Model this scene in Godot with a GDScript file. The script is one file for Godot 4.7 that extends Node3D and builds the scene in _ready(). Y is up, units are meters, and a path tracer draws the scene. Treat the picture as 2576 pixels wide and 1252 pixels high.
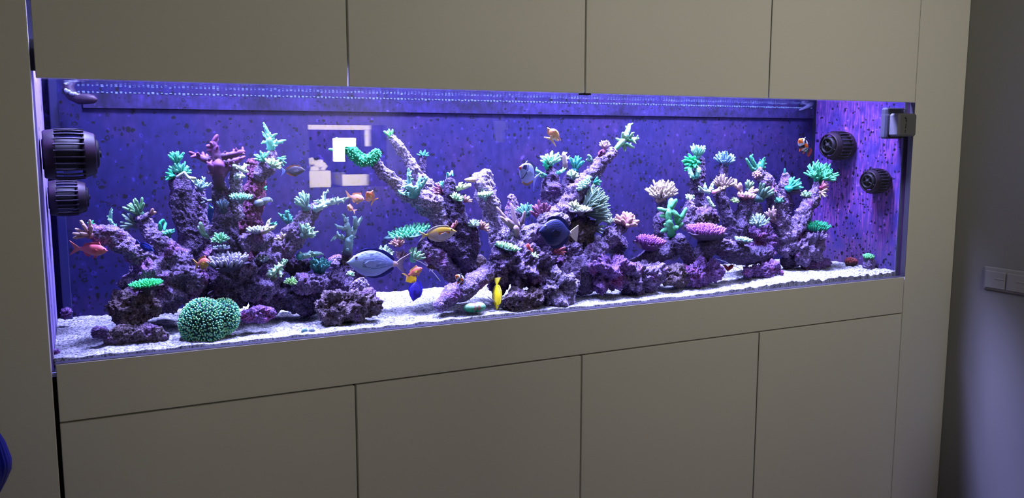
extends Node3D
# A built-in reef aquarium in a cream cabinet wall. Units are metres; the cabinet front is the plane z = 0, the tank lies behind it.

const F := 2150.0            # focal length in pixels of the 2576 x 1252 frame
const LIP := 0.95            # height of the tank's lower edge over the floor
const TOP := 0.5485          # height of the opening
const ZB := -0.415           # the tank's back wall
const WALL := 2.629          # the room's side wall
const DEEP := 1.5           # the depths written below are in units of 1/1.5 m
var eye := Vector3(0.07246, LIP + 0.4388, 1.84609)
var axes := Basis.from_euler(Vector3(-0.12953, -0.46453, 0.00109))
var used := {}
var rng := RandomNumberGenerator.new()
var na := FastNoiseLite.new()
var nb := FastNoiseLite.new()
var nc := FastNoiseLite.new()
var nd := FastNoiseLite.new()
var M := {}


# ---------------------------------------------------------------- mesh building
class MB:
	var v := PackedVector3Array()
	var c := PackedColorArray()
	var ix := PackedInt32Array()
	var uv := PackedVector2Array()

	func vert(p: Vector3, col: Color) -> void:
		v.push_back(p)
		c.push_back(col)

	func lattice(first: int, rows: int, cols: int, wrap: bool) -> void:
		var last := cols if wrap else cols - 1
		for i in rows - 1:
			for j in last:
				var a := first + i * cols + j
				var b := a + cols
				var e := first + i * cols + (j + 1) % cols
				var d := e + cols
				ix.append_array(PackedInt32Array([a, b, e, e, b, d]))

	func quad(a: Vector3, b: Vector3, d: Vector3, e: Vector3, away: Vector3, col: Color) -> void:
		var n := v.size()
		for p in [a, b, d, e]:
			vert(p, col)
		if (b - a).cross(d - a).dot((a + d) * 0.5 - away) > 0.0:
			ix.append_array(PackedInt32Array([n, n + 2, n + 1, n, n + 3, n + 2]))
		else:
			ix.append_array(PackedInt32Array([n, n + 1, n + 2, n, n + 2, n + 3]))

	func tri(a: Vector3, b: Vector3, d: Vector3, away: Vector3, col: Color) -> void:
		var n := v.size()
		for p in [a, b, d]:
			vert(p, col)
		if (b - a).cross(d - a).dot((a + b + d) / 3.0 - away) > 0.0:
			ix.append_array(PackedInt32Array([n, n + 2, n + 1]))
		else:
			ix.append_array(PackedInt32Array([n, n + 1, n + 2]))

	# a box with chamfered edges, by its centre, size and chamfer
	func box(m: Vector3, s: Vector3, ch := 0.0, col := Color.WHITE) -> void:
		var h := s * 0.5
		ch = minf(ch, minf(h.x, minf(h.y, h.z)) * 0.95)
		for ax in 3:
			var o := (ax + 1) % 3
			var q := (ax + 2) % 3
			for sg in [-1.0, 1.0]:
				var p := []
				for k in [[-1, -1], [1, -1], [1, 1], [-1, 1]]:
					var w := Vector3.ZERO
					w[ax] = h[ax] * sg
					w[o] = (h[o] - ch) * k[0]
					w[q] = (h[q] - ch) * k[1]
					p.append(m + w)
				quad(p[0], p[1], p[2], p[3], m, col)
			if ch > 0.0:
				for s1 in [-1.0, 1.0]:
					for s2 in [-1.0, 1.0]:
						var a := Vector3.ZERO
						a[ax] = h[ax] - ch
						a[o] = h[o] * s1
						a[q] = (h[q] - ch) * s2
						var b := a
						b[o] = (h[o] - ch) * s1
						b[q] = h[q] * s2
						var a2 := a
						a2[ax] = -a[ax]
						var b2 := b
						b2[ax] = -b[ax]
						quad(m + a, m + b, m + b2, m + a2, m, col)
		if ch > 0.0:
			for k in 8:
				var g := Vector3(1.0 if k & 1 else -1.0, 1.0 if k & 2 else -1.0, 1.0 if k & 4 else -1.0)
				tri(m + g * Vector3(h.x, h.y - ch, h.z - ch), m + g * Vector3(h.x - ch, h.y, h.z - ch), m + g * Vector3(h.x - ch, h.y - ch, h.z), m, col)

	# a tapered tube with round ends along points; col runs from ca to cb
	func tube(p: Array, r: Array, sides: int, ca: Color, cb: Color, bump := 0.0, g: RandomNumberGenerator = null) -> void:
		var n := p.size()
		var first := v.size()
		var a := Vector3.ZERO
		for i in range(-1, n + 1):
			var k := clampi(i, 0, n - 1)
			var t: Vector3 = (p[mini(k + 1, n - 1)] - p[maxi(k - 1, 0)]).normalized()
			if a == Vector3.ZERO:
				a = t.cross(Vector3(0.31, 0.2, 0.93)).normalized()
			a = (a - t * a.dot(t)).normalized()
			var b := t.cross(a)
			var rr: float = r[k]
			var at: Vector3 = p[k]
			if i < 0:
				at -= t * rr * 0.6
				rr *= 0.4
			elif i == n:
				at += t * rr * 0.7
				rr *= 0.35
			var col := ca.lerp(cb, clampf(float(i) / maxf(n - 1, 1), 0.0, 1.0))
			for j in sides:
				var an := TAU * j / sides
				var q := rr * (1.0 + bump * (g.randf() * 2.0 - 0.8) if bump > 0.0 else 1.0)
				vert(at + (a * cos(an) + b * sin(an)) * q, col)
		lattice(first, n + 2, sides, true)
		cap(first, sides, true, ca)
		cap(first + (n + 1) * sides, sides, false, cb)

	func cap(first: int, sides: int, start: bool, col: Color) -> void:
		var m := Vector3.ZERO
		for j in sides:
			m += v[first + j]
		vert(m / sides, col)
		var k := v.size() - 1
		for j in sides:
			var a := first + j
			var b := first + (j + 1) % sides
			ix.append_array(PackedInt32Array([k, a, b] if start else [k, b, a]))

	func ball(m: Vector3, r: Vector3, rows: int, cols: int, col: Color, turn := Basis.IDENTITY) -> void:
		var first := v.size()
		for i in rows + 1:
			var th := PI * i / rows
			for j in cols:
				var ph := TAU * j / cols
				vert(m + turn * (r * Vector3(sin(th) * cos(ph), -cos(th), -sin(th) * sin(ph))), col)
		lattice(first, rows + 1, cols, true)

	# a profile of [distance along, radius] turned about an axis
	func lathe(from: Vector3, along: Vector3, prof: Array, sides: int, col: Color) -> void:
		var t := along.normalized()
		var a := t.cross(Vector3(0.13, 0.9, 0.41)).normalized()
		var b := t.cross(a)
		var first := v.size()
		for q in prof:
			for j in sides:
				var an := TAU * j / sides
				vert(from + t * q[0] + (a * cos(an) + b * sin(an)) * q[1], col)
		lattice(first, prof.size(), sides, true)

	# a flat outline given a thickness along the direction s
	func plate(pts: PackedVector3Array, flat: PackedVector2Array, s: Vector3, th: float, cols: PackedColorArray) -> void:
		var tr := Geometry2D.triangulate_polygon(flat)
		var n := pts.size()
		var mid := Vector3.ZERO
		for p in pts:
			mid += p / n
		for sg in [-1.0, 1.0]:
			for k in range(0, tr.size(), 3):
				var first := v.size()
				for q in 3:
					vert(pts[tr[k + q]] + s * th * 0.5 * sg, cols[tr[k + q]])
				var nn := (v[first + 1] - v[first]).cross(v[first + 2] - v[first])
				if nn.dot(s) * sg > 0.0:
					ix.append_array(PackedInt32Array([first, first + 2, first + 1]))
				else:
					ix.append_array(PackedInt32Array([first, first + 1, first + 2]))
		for k in n:
			var e := (k + 1) % n
			quad(pts[k] + s * th * 0.5, pts[e] + s * th * 0.5, pts[e] - s * th * 0.5, pts[k] - s * th * 0.5, mid, cols[k])

	func mesh(off: Vector3) -> ArrayMesh:
		var nn := PackedVector3Array()
		nn.resize(v.size())
		for k in range(0, ix.size(), 3):
			var i := ix[k]
			var j := ix[k + 1]
			var l := ix[k + 2]
			var q := (v[l] - v[i]).cross(v[j] - v[i])
			nn[i] += q
			nn[j] += q
			nn[l] += q
		for k in nn.size():
			nn[k] = nn[k].normalized() if nn[k].length_squared() > 0.0 else Vector3.UP
			v[k] -= off
		var arr := []
		arr.resize(Mesh.ARRAY_MAX)
		arr[Mesh.ARRAY_VERTEX] = v
		arr[Mesh.ARRAY_NORMAL] = nn
		arr[Mesh.ARRAY_COLOR] = c
		if uv.size() == v.size():
			arr[Mesh.ARRAY_TEX_UV] = uv
		arr[Mesh.ARRAY_INDEX] = ix
		var m := ArrayMesh.new()
		m.add_surface_from_arrays(Mesh.PRIMITIVE_TRIANGLES, arr)
		return m


# ---------------------------------------------------------------- scene tree
func numbered(called: String) -> String:
	used[called] = used.get(called, -1) + 1
	return called if used[called] == 0 else "%s_%03d" % [called, used[called]]

func thing(called: String, label: String, category: String, at3: Vector3, group := "") -> Node3D:
	var o := Node3D.new()
	o.name = numbered(called)
	o.position = at3
	add_child(o)
	o.set_meta("label", label)
	o.set_meta("category", category)
	if group:
		o.set_meta("group", group)
	return o

func part(called: String, mb: MB, mat: Material, parent: Node3D, stuff := false) -> MeshInstance3D:
	var top := parent
	while top.get_parent() != self:
		top = top.get_parent()
	var o := MeshInstance3D.new()
	o.name = called
	o.mesh = mb.mesh(top.position)
	o.material_override = mat
	parent.add_child(o, true)
	if stuff:
		o.set_meta("kind", "stuff")
	return o

func struct(called: String, mb: MB, mat: Material) -> MeshInstance3D:
	var o := MeshInstance3D.new()
	o.name = called
	o.mesh = mb.mesh(Vector3.ZERO)
	o.material_override = mat
	add_child(o)
	o.set_meta("kind", "structure")
	return o

func boxpart(called: String, lo: Vector3, hi: Vector3, ch: float, mat: Material, parent: Node3D) -> MeshInstance3D:
	var m := MB.new()
	m.box((lo + hi) * 0.5, hi - lo, ch)
	return part(called, m, mat, parent)


# ---------------------------------------------------------------- measuring: a point of the photograph at a known depth z
func at(u: float, v: float, z: float) -> Vector3:
	var d := axes * Vector3((u - 1288.0) / F, (626.0 - v) / F, -1.0)
	return eye + d * ((z - eye.z) / d.z)

func px(p: Vector3) -> float:
	return -(axes.inverse() * (p - eye)).z / F

# the base colour of a surface that the tank lamps show as this colour
func lit(r: float, g: float, b: float) -> Color:
	var k := Color(r / 255.0, g / 255.0, b / 255.0).srgb_to_linear()
	return Color(clampf(k.r / 2.1, 0.005, 0.9), clampf(k.g / 1.75, 0.005, 0.9), clampf(k.b / 2.6, 0.005, 0.9))

func skin(r: float, g: float, b: float) -> Color:
	var k := Color(r / 255.0, g / 255.0, b / 255.0).srgb_to_linear()
	return Color(minf(k.r / 0.9, 0.95), minf(k.g / 0.8, 0.95), minf(k.b / 1.3, 0.95))

func plain(col: Color, rough := 0.6, spec := 0.5) -> StandardMaterial3D:
	var m := StandardMaterial3D.new()
	m.albedo_color = col
	m.roughness = rough
	m.metallic_specular = spec
	return m

func tinted(rough := 0.6, spec := 0.5) -> StandardMaterial3D:
	var m := plain(Color.WHITE, rough, spec)
	m.vertex_color_use_as_albedo = true
	return m

func noise_tex(freq: float, type: int, octaves: int, ramp: Array, size := 512, cell := -1) -> NoiseTexture2D:
	var n := FastNoiseLite.new()
	n.noise_type = type
	n.frequency = freq
	n.fractal_octaves = octaves
	n.seed = 11
	if cell >= 0:
		n.cellular_return_type = cell
	var t := NoiseTexture2D.new()
	t.width = size
	t.height = size
	t.seamless = true
	t.noise = n
	if ramp.size():
		var g := Gradient.new()
		g.offsets = PackedFloat32Array(ramp[0])
		g.colors = PackedColorArray(ramp[1])
		t.color_ramp = g
	return t

func grey(x: float) -> Color:
	return Color(x, x, x)

func materials() -> void:
	M.panel = plain(Color(0.93, 0.922, 0.90), 0.55, 0.35)
	M.panel.heightmap_enabled = true
	M.panel.heightmap_texture = noise_tex(0.08, FastNoiseLite.TYPE_SIMPLEX, 3, [])
	M.panel.heightmap_scale = 0.004
	M.panel.uv1_triplanar = true
	M.panel.uv1_scale = Vector3(6, 6, 6)
	M.dark = plain(Color(0.07, 0.07, 0.075), 0.8)
	M.wall = plain(Color(0.56, 0.56, 0.56), 0.9, 0.2)
	M.switch = plain(Color(0.60, 0.60, 0.61), 0.4)
	M.rock = tinted(0.85, 0.3)
	M.rock.albedo_color = Color(0.88, 0.83, 0.96)
	M.rock.albedo_texture = noise_tex(0.05, FastNoiseLite.TYPE_CELLULAR, 3, [[0.0, 0.35, 0.6, 1.0], [grey(0.16), grey(0.55), grey(0.85), grey(1.0)]], 512, FastNoiseLite.RETURN_DISTANCE)
	M.rock.heightmap_enabled = true
	M.rock.heightmap_texture = noise_tex(0.06, FastNoiseLite.TYPE_CELLULAR, 3, [], 512, FastNoiseLite.RETURN_DISTANCE)
	M.rock.heightmap_scale = 0.6
	M.rock.uv1_triplanar = true
	M.rock.uv1_world_triplanar = true
	M.rock.uv1_scale = Vector3(9, 9, 9)
	M.coral = tinted(0.6, 0.4)
	M.fish = tinted(0.45, 0.35)
	M.fish.albedo_color = Color(0.74, 0.74, 0.74)
	M.fin = tinted(0.45, 0.4)
	M.fin.albedo_color = Color(0.74, 0.74, 0.74)
	M.fin.backlight_enabled = true
	M.fin.backlight = Color(0.5, 0.5, 0.5)
	M.eye = tinted(0.1, 0.6)
	M.sand = plain(Color(0.70, 0.71, 0.70), 0.95, 0.2)
	M.sand.vertex_color_use_as_albedo = true
	M.sand.albedo_texture = noise_tex(0.11, FastNoiseLite.TYPE_VALUE, 3, [[0.0, 0.36, 0.52, 1.0], [grey(0.15), grey(0.5), grey(0.95), grey(1.0)]])
	M.sand.heightmap_enabled = true
	M.sand.heightmap_texture = noise_tex(0.11, FastNoiseLite.TYPE_VALUE, 3, [])
	M.sand.heightmap_scale = 0.2
	M.sand.uv1_triplanar = true
	M.sand.uv1_scale = Vector3(6, 6, 6)
	M.plastic = plain(Color(0.06, 0.055, 0.08), 0.55, 0.25)
	M.plastic_worn = tinted(0.5, 0.3)
	M.glass = plain(Color(1, 1, 1, 0.0), 0.0)
	M.glass.transparency = BaseMaterial3D.TRANSPARENCY_ALPHA
	M.grey_plastic = plain(Color(0.42, 0.42, 0.44), 0.5)
	M.silicone = plain(Color(0.05, 0.06, 0.12), 0.4)
	M.hood = plain(Color(0.16, 0.16, 0.24), 0.8)
	M.dimming = plain(Color(0.30, 0.29, 0.34), 0.4)
	M.edge = plain(Color(0.62, 0.62, 0.72), 0.3)


# ---------------------------------------------------------------- rocks
func rock_tone(tint: String) -> Array:
	match tint:
		"purple": return [Color(0.26, 0.14, 0.36), Color(0.50, 0.30, 0.56), Color(0.56, 0.16, 0.34)]
		"brown": return [Color(0.20, 0.15, 0.13), Color(0.40, 0.36, 0.30), Color(0.36, 0.22, 0.40)]
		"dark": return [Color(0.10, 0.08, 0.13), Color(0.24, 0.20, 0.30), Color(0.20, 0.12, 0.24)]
		"pale": return [Color(0.50, 0.46, 0.55), Color(0.72, 0.70, 0.74), Color(0.60, 0.50, 0.62)]
		"maroon": return [Color(0.22, 0.07, 0.14), Color(0.48, 0.20, 0.34), Color(0.60, 0.20, 0.30)]
	return [Color(0.28, 0.22, 0.33), Color(0.54, 0.47, 0.60), Color(0.46, 0.22, 0.46)]

func rock_colour(p: Vector3, tone: Array) -> Color:
	var a := nc.get_noise_3dv(p)
	var b := nd.get_noise_3dv(p)
	var col: Color = tone[0].lerp(tone[1], clampf(0.55 + 0.9 * b + 0.5 * a, 0.0, 1.0))
	return col.lerp(tone[2], smoothstep(0.18, 0.42, a) * 0.8)

# how far the stone stands out from its smooth shape at p, for a stone of radius r
func rough(p: Vector3, r: float, much: float) -> float:
	var a := na.get_noise_3dv(p)
	var b := nb.get_noise_3dv(p)
	var d := nd.get_noise_3dv(p * 1.4)
	var pit := smoothstep(-0.62, -0.95, b)
	return much * (a * minf(r * 0.55, 0.02) + d * 0.0045) - pit * 0.006 * much

func rock_arm(label: String, z: Variant, pts: Array, tint := "", much := 1.0, called := "live_rock_branch") -> Node3D:
	var z0: float = DEEP * (z[0] if z is Array else z)
	var z1: float = DEEP * (z[1] if z is Array else z)
	var n := pts.size() / 3
	var p := []
	var r := []
	for i in n:
		var q := at(pts[i * 3], pts[i * 3 + 1], lerpf(z0, z1, float(i) / (n - 1)))
		p.append(q)
		r.append(pts[i * 3 + 2] * px(q))
	var mid: Vector3 = p[n - 1]
	var o := thing(called, label, "live rock", mid)
	var tone := rock_tone(tint)
	var m := MB.new()
	var rows := []
	for i in n - 1:
		var a: Vector3 = p[maxi(i - 1, 0)]
		var b: Vector3 = p[i]
		var c: Vector3 = p[i + 1]
		var d: Vector3 = p[mini(i + 2, n - 1)]
		var steps := maxi(3, int(b.distance_to(c) / 0.0028))
		for k in steps:
			var t := float(k) / steps
			rows.append([b.cubic_interpolate(c, a, d, t), lerpf(r[i], r[i + 1], smoothstep(0.0, 1.0, t) * 0.5 + t * 0.5)])
	rows.append([p[n - 1], r[n - 1]])
	var big: float = r.max()
	var sides := clampi(int(TAU * big / 0.0028), 20, 84)
	var ax := Vector3.ZERO
	var caps := 8
	var total := rows.size()
	for i in range(-caps, total + caps):
		var k := clampi(i, 0, total - 1)
		var t: Vector3 = (rows[mini(k + 1, total - 1)][0] - rows[maxi(k - 1, 0)][0]).normalized()
		if ax == Vector3.ZERO:
			ax = t.cross(Vector3(0.31, 0.2, 0.93)).normalized()
		ax = (ax - t * ax.dot(t)).normalized()
		var bx := t.cross(ax)
		var rr: float = rows[k][1]
		var tilt := 0.0
		if i < 0:
			tilt = -PI * 0.5 * float(-i) / caps
		elif i >= total:
			tilt = PI * 0.5 * float(i - total + 1) / caps
		for j in sides:
			var an := TAU * j / sides
			var dir := (ax * cos(an) + bx * sin(an)) * cos(tilt) + t * sin(tilt) * 0.8
			var q: Vector3 = rows[k][0] + dir * rr
			m.vert(q + dir * rough(q, rr, much), rock_colour(q, tone))
	m.lattice(0, total + caps * 2, sides, true)
	part("stone", m, M.rock, o)
	return o

func boulder(label: String, u: float, v: float, rx: float, ry: float, z: float, tint := "", turn := 0.0, much := 1.3, deep := 0.8, called := "live_rock") -> Node3D:
	z *= DEEP
	var q := at(u, v, z)
	var s := px(q)
	var o := thing(called, label, "live rock", q)
	var tone := rock_tone(tint)
	var m := MB.new()
	var r := Vector3(rx * s, ry * s, minf(rx, ry) * s * deep)
	var b := Basis(Vector3.BACK, deg_to_rad(turn))
	var cols := clampi(int(TAU * maxf(r.y, r.z) / 0.0026), 24, 110)
	var rows := clampi(int((r.x * 2.0 + r.y) * 1.25 / 0.0026), 16, 90)
	var least := minf(r.x, minf(r.y, r.z))
	for i in rows + 1:
		var th := PI * i / rows
		for j in cols:
			var ph := TAU * j / cols
			var d := Vector3(-cos(th), sin(th) * cos(ph), sin(th) * sin(ph))
			var sq := d / pow(pow(absf(d.x), 3.0) + pow(absf(d.y), 3.0) + pow(absf(d.z), 3.0), 1.0 / 3.0)
			var w := q + b * (d.lerp(sq, 0.6) * r)
			var out := (b * (d / r)).normalized()
			var lump := na.get_noise_3dv(w * 0.6 + Vector3(3, 7, 1)) * least * 0.45
			m.vert(w + out * (lump + rough(w, least, much)), rock_colour(w, tone))
	m.lattice(0, rows + 1, cols, true)
	part("stone", m, M.rock, o)
	return o


# ---------------------------------------------------------------- corals
func finger(m: MB, p: Array, r0: float, r1: float, ca: Color, cb: Color, bump := 0.12) -> void:
	var a: Vector3 = p[0]
	var e: Vector3 = p[p.size() - 1]
	var mid: Vector3 = p[1] if p.size() > 2 else (a + e) * 0.5
	var n := clampi(int(a.distance_to(e) / 0.0035), 4, 12)
	var pts := []
	var r := []
	for i in n:
		var t := float(i) / (n - 1)
		pts.append(a.lerp(mid, t).lerp(mid.lerp(e, t), t))
		r.append(lerpf(r0, r1, t) * (0.8 if i == n - 1 else 1.0))
	m.tube(pts, r, 8 if r0 < 0.007 else 12, ca, cb, bump, rng)

func coral_root(label: String, q: Vector3, called: String) -> Node3D:
	rng.seed = hash(label)
	return thing(called, label, "coral", q)

func lump(m: MB, q: Vector3, r: Vector3, col: Color) -> void:
	var first := m.v.size()
	for i in 9:
		var th := PI * i / 8
		for j in 12:
			var ph := TAU * j / 12
			var d := Vector3(sin(th) * cos(ph), -cos(th), -sin(th) * sin(ph))
			m.vert(q + d * r * (1.0 + 0.5 * na.get_noise_3dv((q + d * r) * 2.0)), col)
	m.lattice(first, 9, 12, true)

# a bush of fingers: length, radius, number, spread and direction (degrees; 90 is up)
func bush(label: String, u: float, v: float, z: float, L: float, r: float, n: int, spread: float, dir: float, ca: Color, cb: Color, sub := 0, called := "branching_coral") -> Node3D:
	z *= DEEP
	var q := at(u, v, z)
	var s := px(q)
	var o := coral_root(label, q, called)
	var b := MB.new()
	lump(b, q, Vector3(1.0, 0.8, 1.0) * minf(L * 0.28, 14.0) * s, ca * 0.9)
	part("base", b, M.coral, o)
	var joined := MB.new()
	n = int(n * 1.3)
	r *= 0.82
	var apart := n <= 30 and L >= 17.0
	var d0 := Vector3(cos(deg_to_rad(dir)), sin(deg_to_rad(dir)), 0.18).normalized()
	var a := d0.cross(Vector3(0.02, 0.1, 1.0)).normalized()
	var c := d0.cross(a)
	for i in n:
		var t := deg_to_rad(spread) * sqrt((i + 0.6) / n)
		var ph := i * 2.39996 + rng.randf() * 0.5
		var d := d0 * cos(t) + (a * cos(ph) + c * sin(ph)) * sin(t)
		var l := L * s * rng.randf_range(0.72, 1.02)
		var from := q + d * l * 0.08
		var e := q + d * l
		e.z = maxf(e.z, ZB + 0.012)
		var mid := from.lerp(e, 0.5) + (d - d0).slide(d0) * l * 0.10
		var m := MB.new() if apart else joined
		finger(m, [from, mid, e], r * s, r * s * 0.72, ca, cb, 0.16)
		for k in sub:
			var f := rng.randf_range(0.35, 0.75)
			var side := (d0 * 0.7 + Vector3(rng.randf_range(-1, 1), rng.randf_range(-0.4, 1), rng.randf_range(-1, 1))).normalized()
			var st := from.lerp(e, f)
			finger(m, [st, st + side * l * 0.14, st + side * l * 0.3 + d0 * l * 0.06], r * s * 0.75, r * s * 0.55, ca.lerp(cb, f), cb, 0.16)
		if apart:
			part("branch", m, M.coral, o)
	if not apart:
		part("branches", joined, M.coral, o, true)
	return o

# branches drawn one by one: [u0, v0, u1, v1, radius] each
func antler(label: String, z: float, rows: Array, ca: Color, cb: Color, nubs := 0, called := "staghorn_coral", sway := 0.012) -> Node3D:
	z *= DEEP
	var q := at(rows[0][0], rows[0][1], z)
	var s := px(q)
	var o := coral_root(label, q, called)
	var i := 0
	var lo := 1e9
	var hi := -1e9
	for w in rows:
		lo = minf(lo, minf(w[1], w[3]))
		hi = maxf(hi, maxf(w[1], w[3]))
	for w in rows:
		var m := MB.new()
		var za := z + (sway * sin(w[0] * 0.7 + w[1]) if i > 0 else 0.0) * 0.3
		var zb := maxf(z + sway * sin(i * 2.3 + 0.6), ZB + 0.01)
		var p0 := at(w[0], w[1], za)
		var p1 := at(w[2], w[3], zb)
		var tip: float = w[5] if w.size() > 5 else w[4] * 0.7
		var c0 := ca.lerp(cb, clampf((hi - w[1]) / maxf(hi - lo, 1.0), 0.0, 1.0) * 0.5)
		var mid := p0.lerp(p1, 0.5) + Vector3(0, -0.04, 0) * p0.distance_to(p1)
		finger(m, [p0, mid, p1], w[4] * s, tip * s, c0, cb, 0.14)
		for k in nubs:
			var t := (k + 0.7) / nubs
			var d := (Vector3(rng.randf_range(-1, 1), rng.randf_range(-0.5, 1), rng.randf_range(-0.6, 1)) + (p1 - p0).normalized() * 0.4).normalized()
			var st := p0.lerp(p1, t)
			finger(m, [st, st + d * (w[4] * s + 0.0035)], w[4] * s * 0.45, w[4] * s * 0.35, cb, cb, 0.1)
		part("branch", m, M.coral, o)
		i += 1
	return o

# a table or cushion of upright fingers on a plate: half-width and half-depth, number, finger length and radius
func table(label: String, u: float, v: float, z: float, rx: float, n: int, L: float, r: float, ca: Color, cb: Color, under: Color, tilt := 0.0, rise := 0.25, stalk := 14.0, called := "table_coral") -> Node3D:
	z *= DEEP
	var q := at(u, v, z)
	var s := px(q)
	var o := coral_root(label, q, called)
	var b := Basis(Vector3.BACK, deg_to_rad(tilt)) * Basis(Vector3.RIGHT, 0.2)
	var m := MB.new()
	var R := Vector3(rx * s, 0, minf(rx * 0.62 * s, 0.035))
	var prof := [[0.16, -stalk], [0.24, -stalk * 0.55], [0.6, -rx * rise * 0.6], [0.95, -1.5], [1.0, 0.8], [0.9, 2.2], [0.5, 2.6 - rx * rise * 0.1], [0.0, 2.0 - rx * rise * 0.15]]
	for w in prof:
		for j in 28:
			var an := TAU * j / 28
			var wob := 1.0 + 0.16 * sin(an * 3.0 + u) + 0.08 * sin(an * 7.0 + v)
			m.vert(q + b * Vector3(cos(an) * R.x * w[0] * wob, w[1] * s, -sin(an) * R.z * w[0] * wob), under)
	m.lattice(0, prof.size(), 28, true)
	part("plate", m, M.coral, o)
	var joined := MB.new()
	var apart := n <= 22 and L >= 12.0
	for i in n:
		var f := sqrt((i + 0.5) / n)
		var ph := i * 2.39996
		var st := Vector3(cos(ph) * R.x * f * 0.95, 0.001, sin(ph) * R.z * f * 0.95)
		var d := Vector3(cos(ph) * f * 0.75 + rng.randf_range(-0.25, 0.25), 1.0, sin(ph) * f * 0.6 + rng.randf_range(-0.2, 0.2)).normalized()
		var l := L * s * rng.randf_range(0.75, 1.15)
		var mm := MB.new() if apart else joined
		finger(mm, [q + b * (st + Vector3(0, rx * s * rise * 0.25 * (1.0 - f * f), 0)), q + b * (st + Vector3(0, rx * s * rise * 0.25 * (1.0 - f * f), 0) + d * l)], r * s, r * s * 0.75, ca, cb, 0.14)
		if apart:
			part("branch", mm, M.coral, o)
	if not apart:
		part("branches", joined, M.coral, o, true)
	return o


# ---------------------------------------------------------------- fish
func curve(a: Array, t: float) -> float:
	var x := clampf(t, 0.0, 1.0) * (a.size() - 1)
	var i := mini(int(x), a.size() - 2)
	var f := x - i
	var p0: float = a[maxi(i - 1, 0)]
	var p1: float = a[i]
	var p2: float = a[i + 1]
	var p3: float = a[mini(i + 2, a.size() - 1)]
	return maxf(p1 + 0.5 * f * (p2 - p0 + f * (2.0 * p0 - 5.0 * p1 + 4.0 * p2 - p3 + f * (3.0 * (p1 - p2) + p3 - p0))), 0.0005)

# s: top, low, wide (heights and half-widths along the body over its length), paint(t, h), fins [name, outline (t, h), colour a, colour b], tail, pec, bend, fine
func fish(called: String, label: String, nose: Vector3, tail: Vector3, up: Vector3, s: Dictionary, group := "") -> Node3D:
	var L := nose.distance_to(tail)
	var f := (nose - tail) / L
	var u := up.slide(f).normalized()
	var w := f.cross(u)
	var o := thing(called, label, "fish", (nose + tail) * 0.5, group)
	var bend: float = s.get("bend", 0.0)
	var spot := func(t: float, h: float, side: float) -> Vector3:
		return nose - f * L * t + u * h * L + w * (side * L + bend * L * t * t)
	var paint: Callable = s.paint
	var nt := 72 if s.get("fine", false) else 40
	var na2 := 144 if s.get("fine", false) else 32
	var m := MB.new()
	for i in nt + 1:
		var t := float(i) / nt
		var tt := t * t * (0.6) + t * 0.4 if t < 0.5 else 0.35 + (t - 0.5) * 1.3
		var a := curve(s.top, tt)
		var b := curve(s.low, tt)
		var c := curve(s.wide, tt)
		for j in na2:
			var an := TAU * j / na2
			var h := sin(an)
			var hh := h * (a if h > 0.0 else b)
			m.vert(spot.call(tt, hh, cos(an) * c), paint.call(tt, h))
	m.lattice(0, nt + 1, na2, true)
	m.cap(0, na2, true, paint.call(0.0, 0.0))
	m.cap(nt * na2, na2, false, paint.call(1.0, 0.0))
	part("body", m, M.fish, o)
	for fin in s.fins:
		var pts := PackedVector3Array()
		var flat := PackedVector2Array()
		var cols := PackedColorArray()
		var outl: Array = fin[1]
		for k in range(0, outl.size(), 2):
			pts.push_back(spot.call(outl[k], outl[k + 1], 0.0))
			flat.push_back(Vector2(outl[k], outl[k + 1]))
			var root: float = curve(s.top, outl[k]) if outl[k + 1] > 0.0 else curve(s.low, outl[k])
			var far := clampf((absf(outl[k + 1]) - root) / 0.06, 0.0, 1.0) if fin[0] != "tail_fin" else clampf((outl[k] - 1.0) / 0.22, 0.0, 1.0)
			cols.push_back(fin[2].lerp(fin[3], far))
		m = MB.new()
		m.plate(pts, flat, w, 0.0022, cols)
		part(fin[0], m, M.fin, o)
	if s.has("pec"):
		for side in [-1.0, 1.0]:
			var pts := PackedVector3Array()
			var flat := PackedVector2Array()
			var cols := PackedColorArray()
			var outl: Array = s.pec[0]
			for k in range(0, outl.size(), 2):
				var away: float = curve(s.wide, outl[0]) * 0.98 + absf(outl[k] - outl[0]) * s.get("flare", 0.35)
				pts.push_back(spot.call(outl[k], outl[k + 1], away * side))
				flat.push_back(Vector2(outl[k], outl[k + 1]))
				cols.push_back(s.pec[1])
			m = MB.new()
			m.plate(pts, flat, w, 0.0012, cols)
			part("pectoral_fin", m, M.fin, o)
	var e: Array = s.eye
	for side in [-1.0, 1.0]:
		var hh: float = e[1] / maxf(curve(s.top, e[0]), 0.001)
		var c2 := curve(s.wide, e[0]) * sqrt(maxf(0.05, 1.0 - hh * hh))
		m = MB.new()
		var turn := Basis(f, u, w)
		m.ball(spot.call(e[0], e[1], c2 * side * 0.92), Vector3(e[2], e[2], e[2] * 0.55) * L, 8, 14, e[3], turn)
		var ey := part("eye", m, M.eye, o)
		m = MB.new()
		m.ball(spot.call(e[0], e[1], (c2 * 0.92 + e[2] * 0.4) * side), Vector3(e[2] * 0.58, e[2] * 0.58, e[2] * 0.3) * L, 6, 12, Color(0.01, 0.01, 0.015), turn)
		part("pupil", m, M.eye, ey)
	return o

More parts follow.
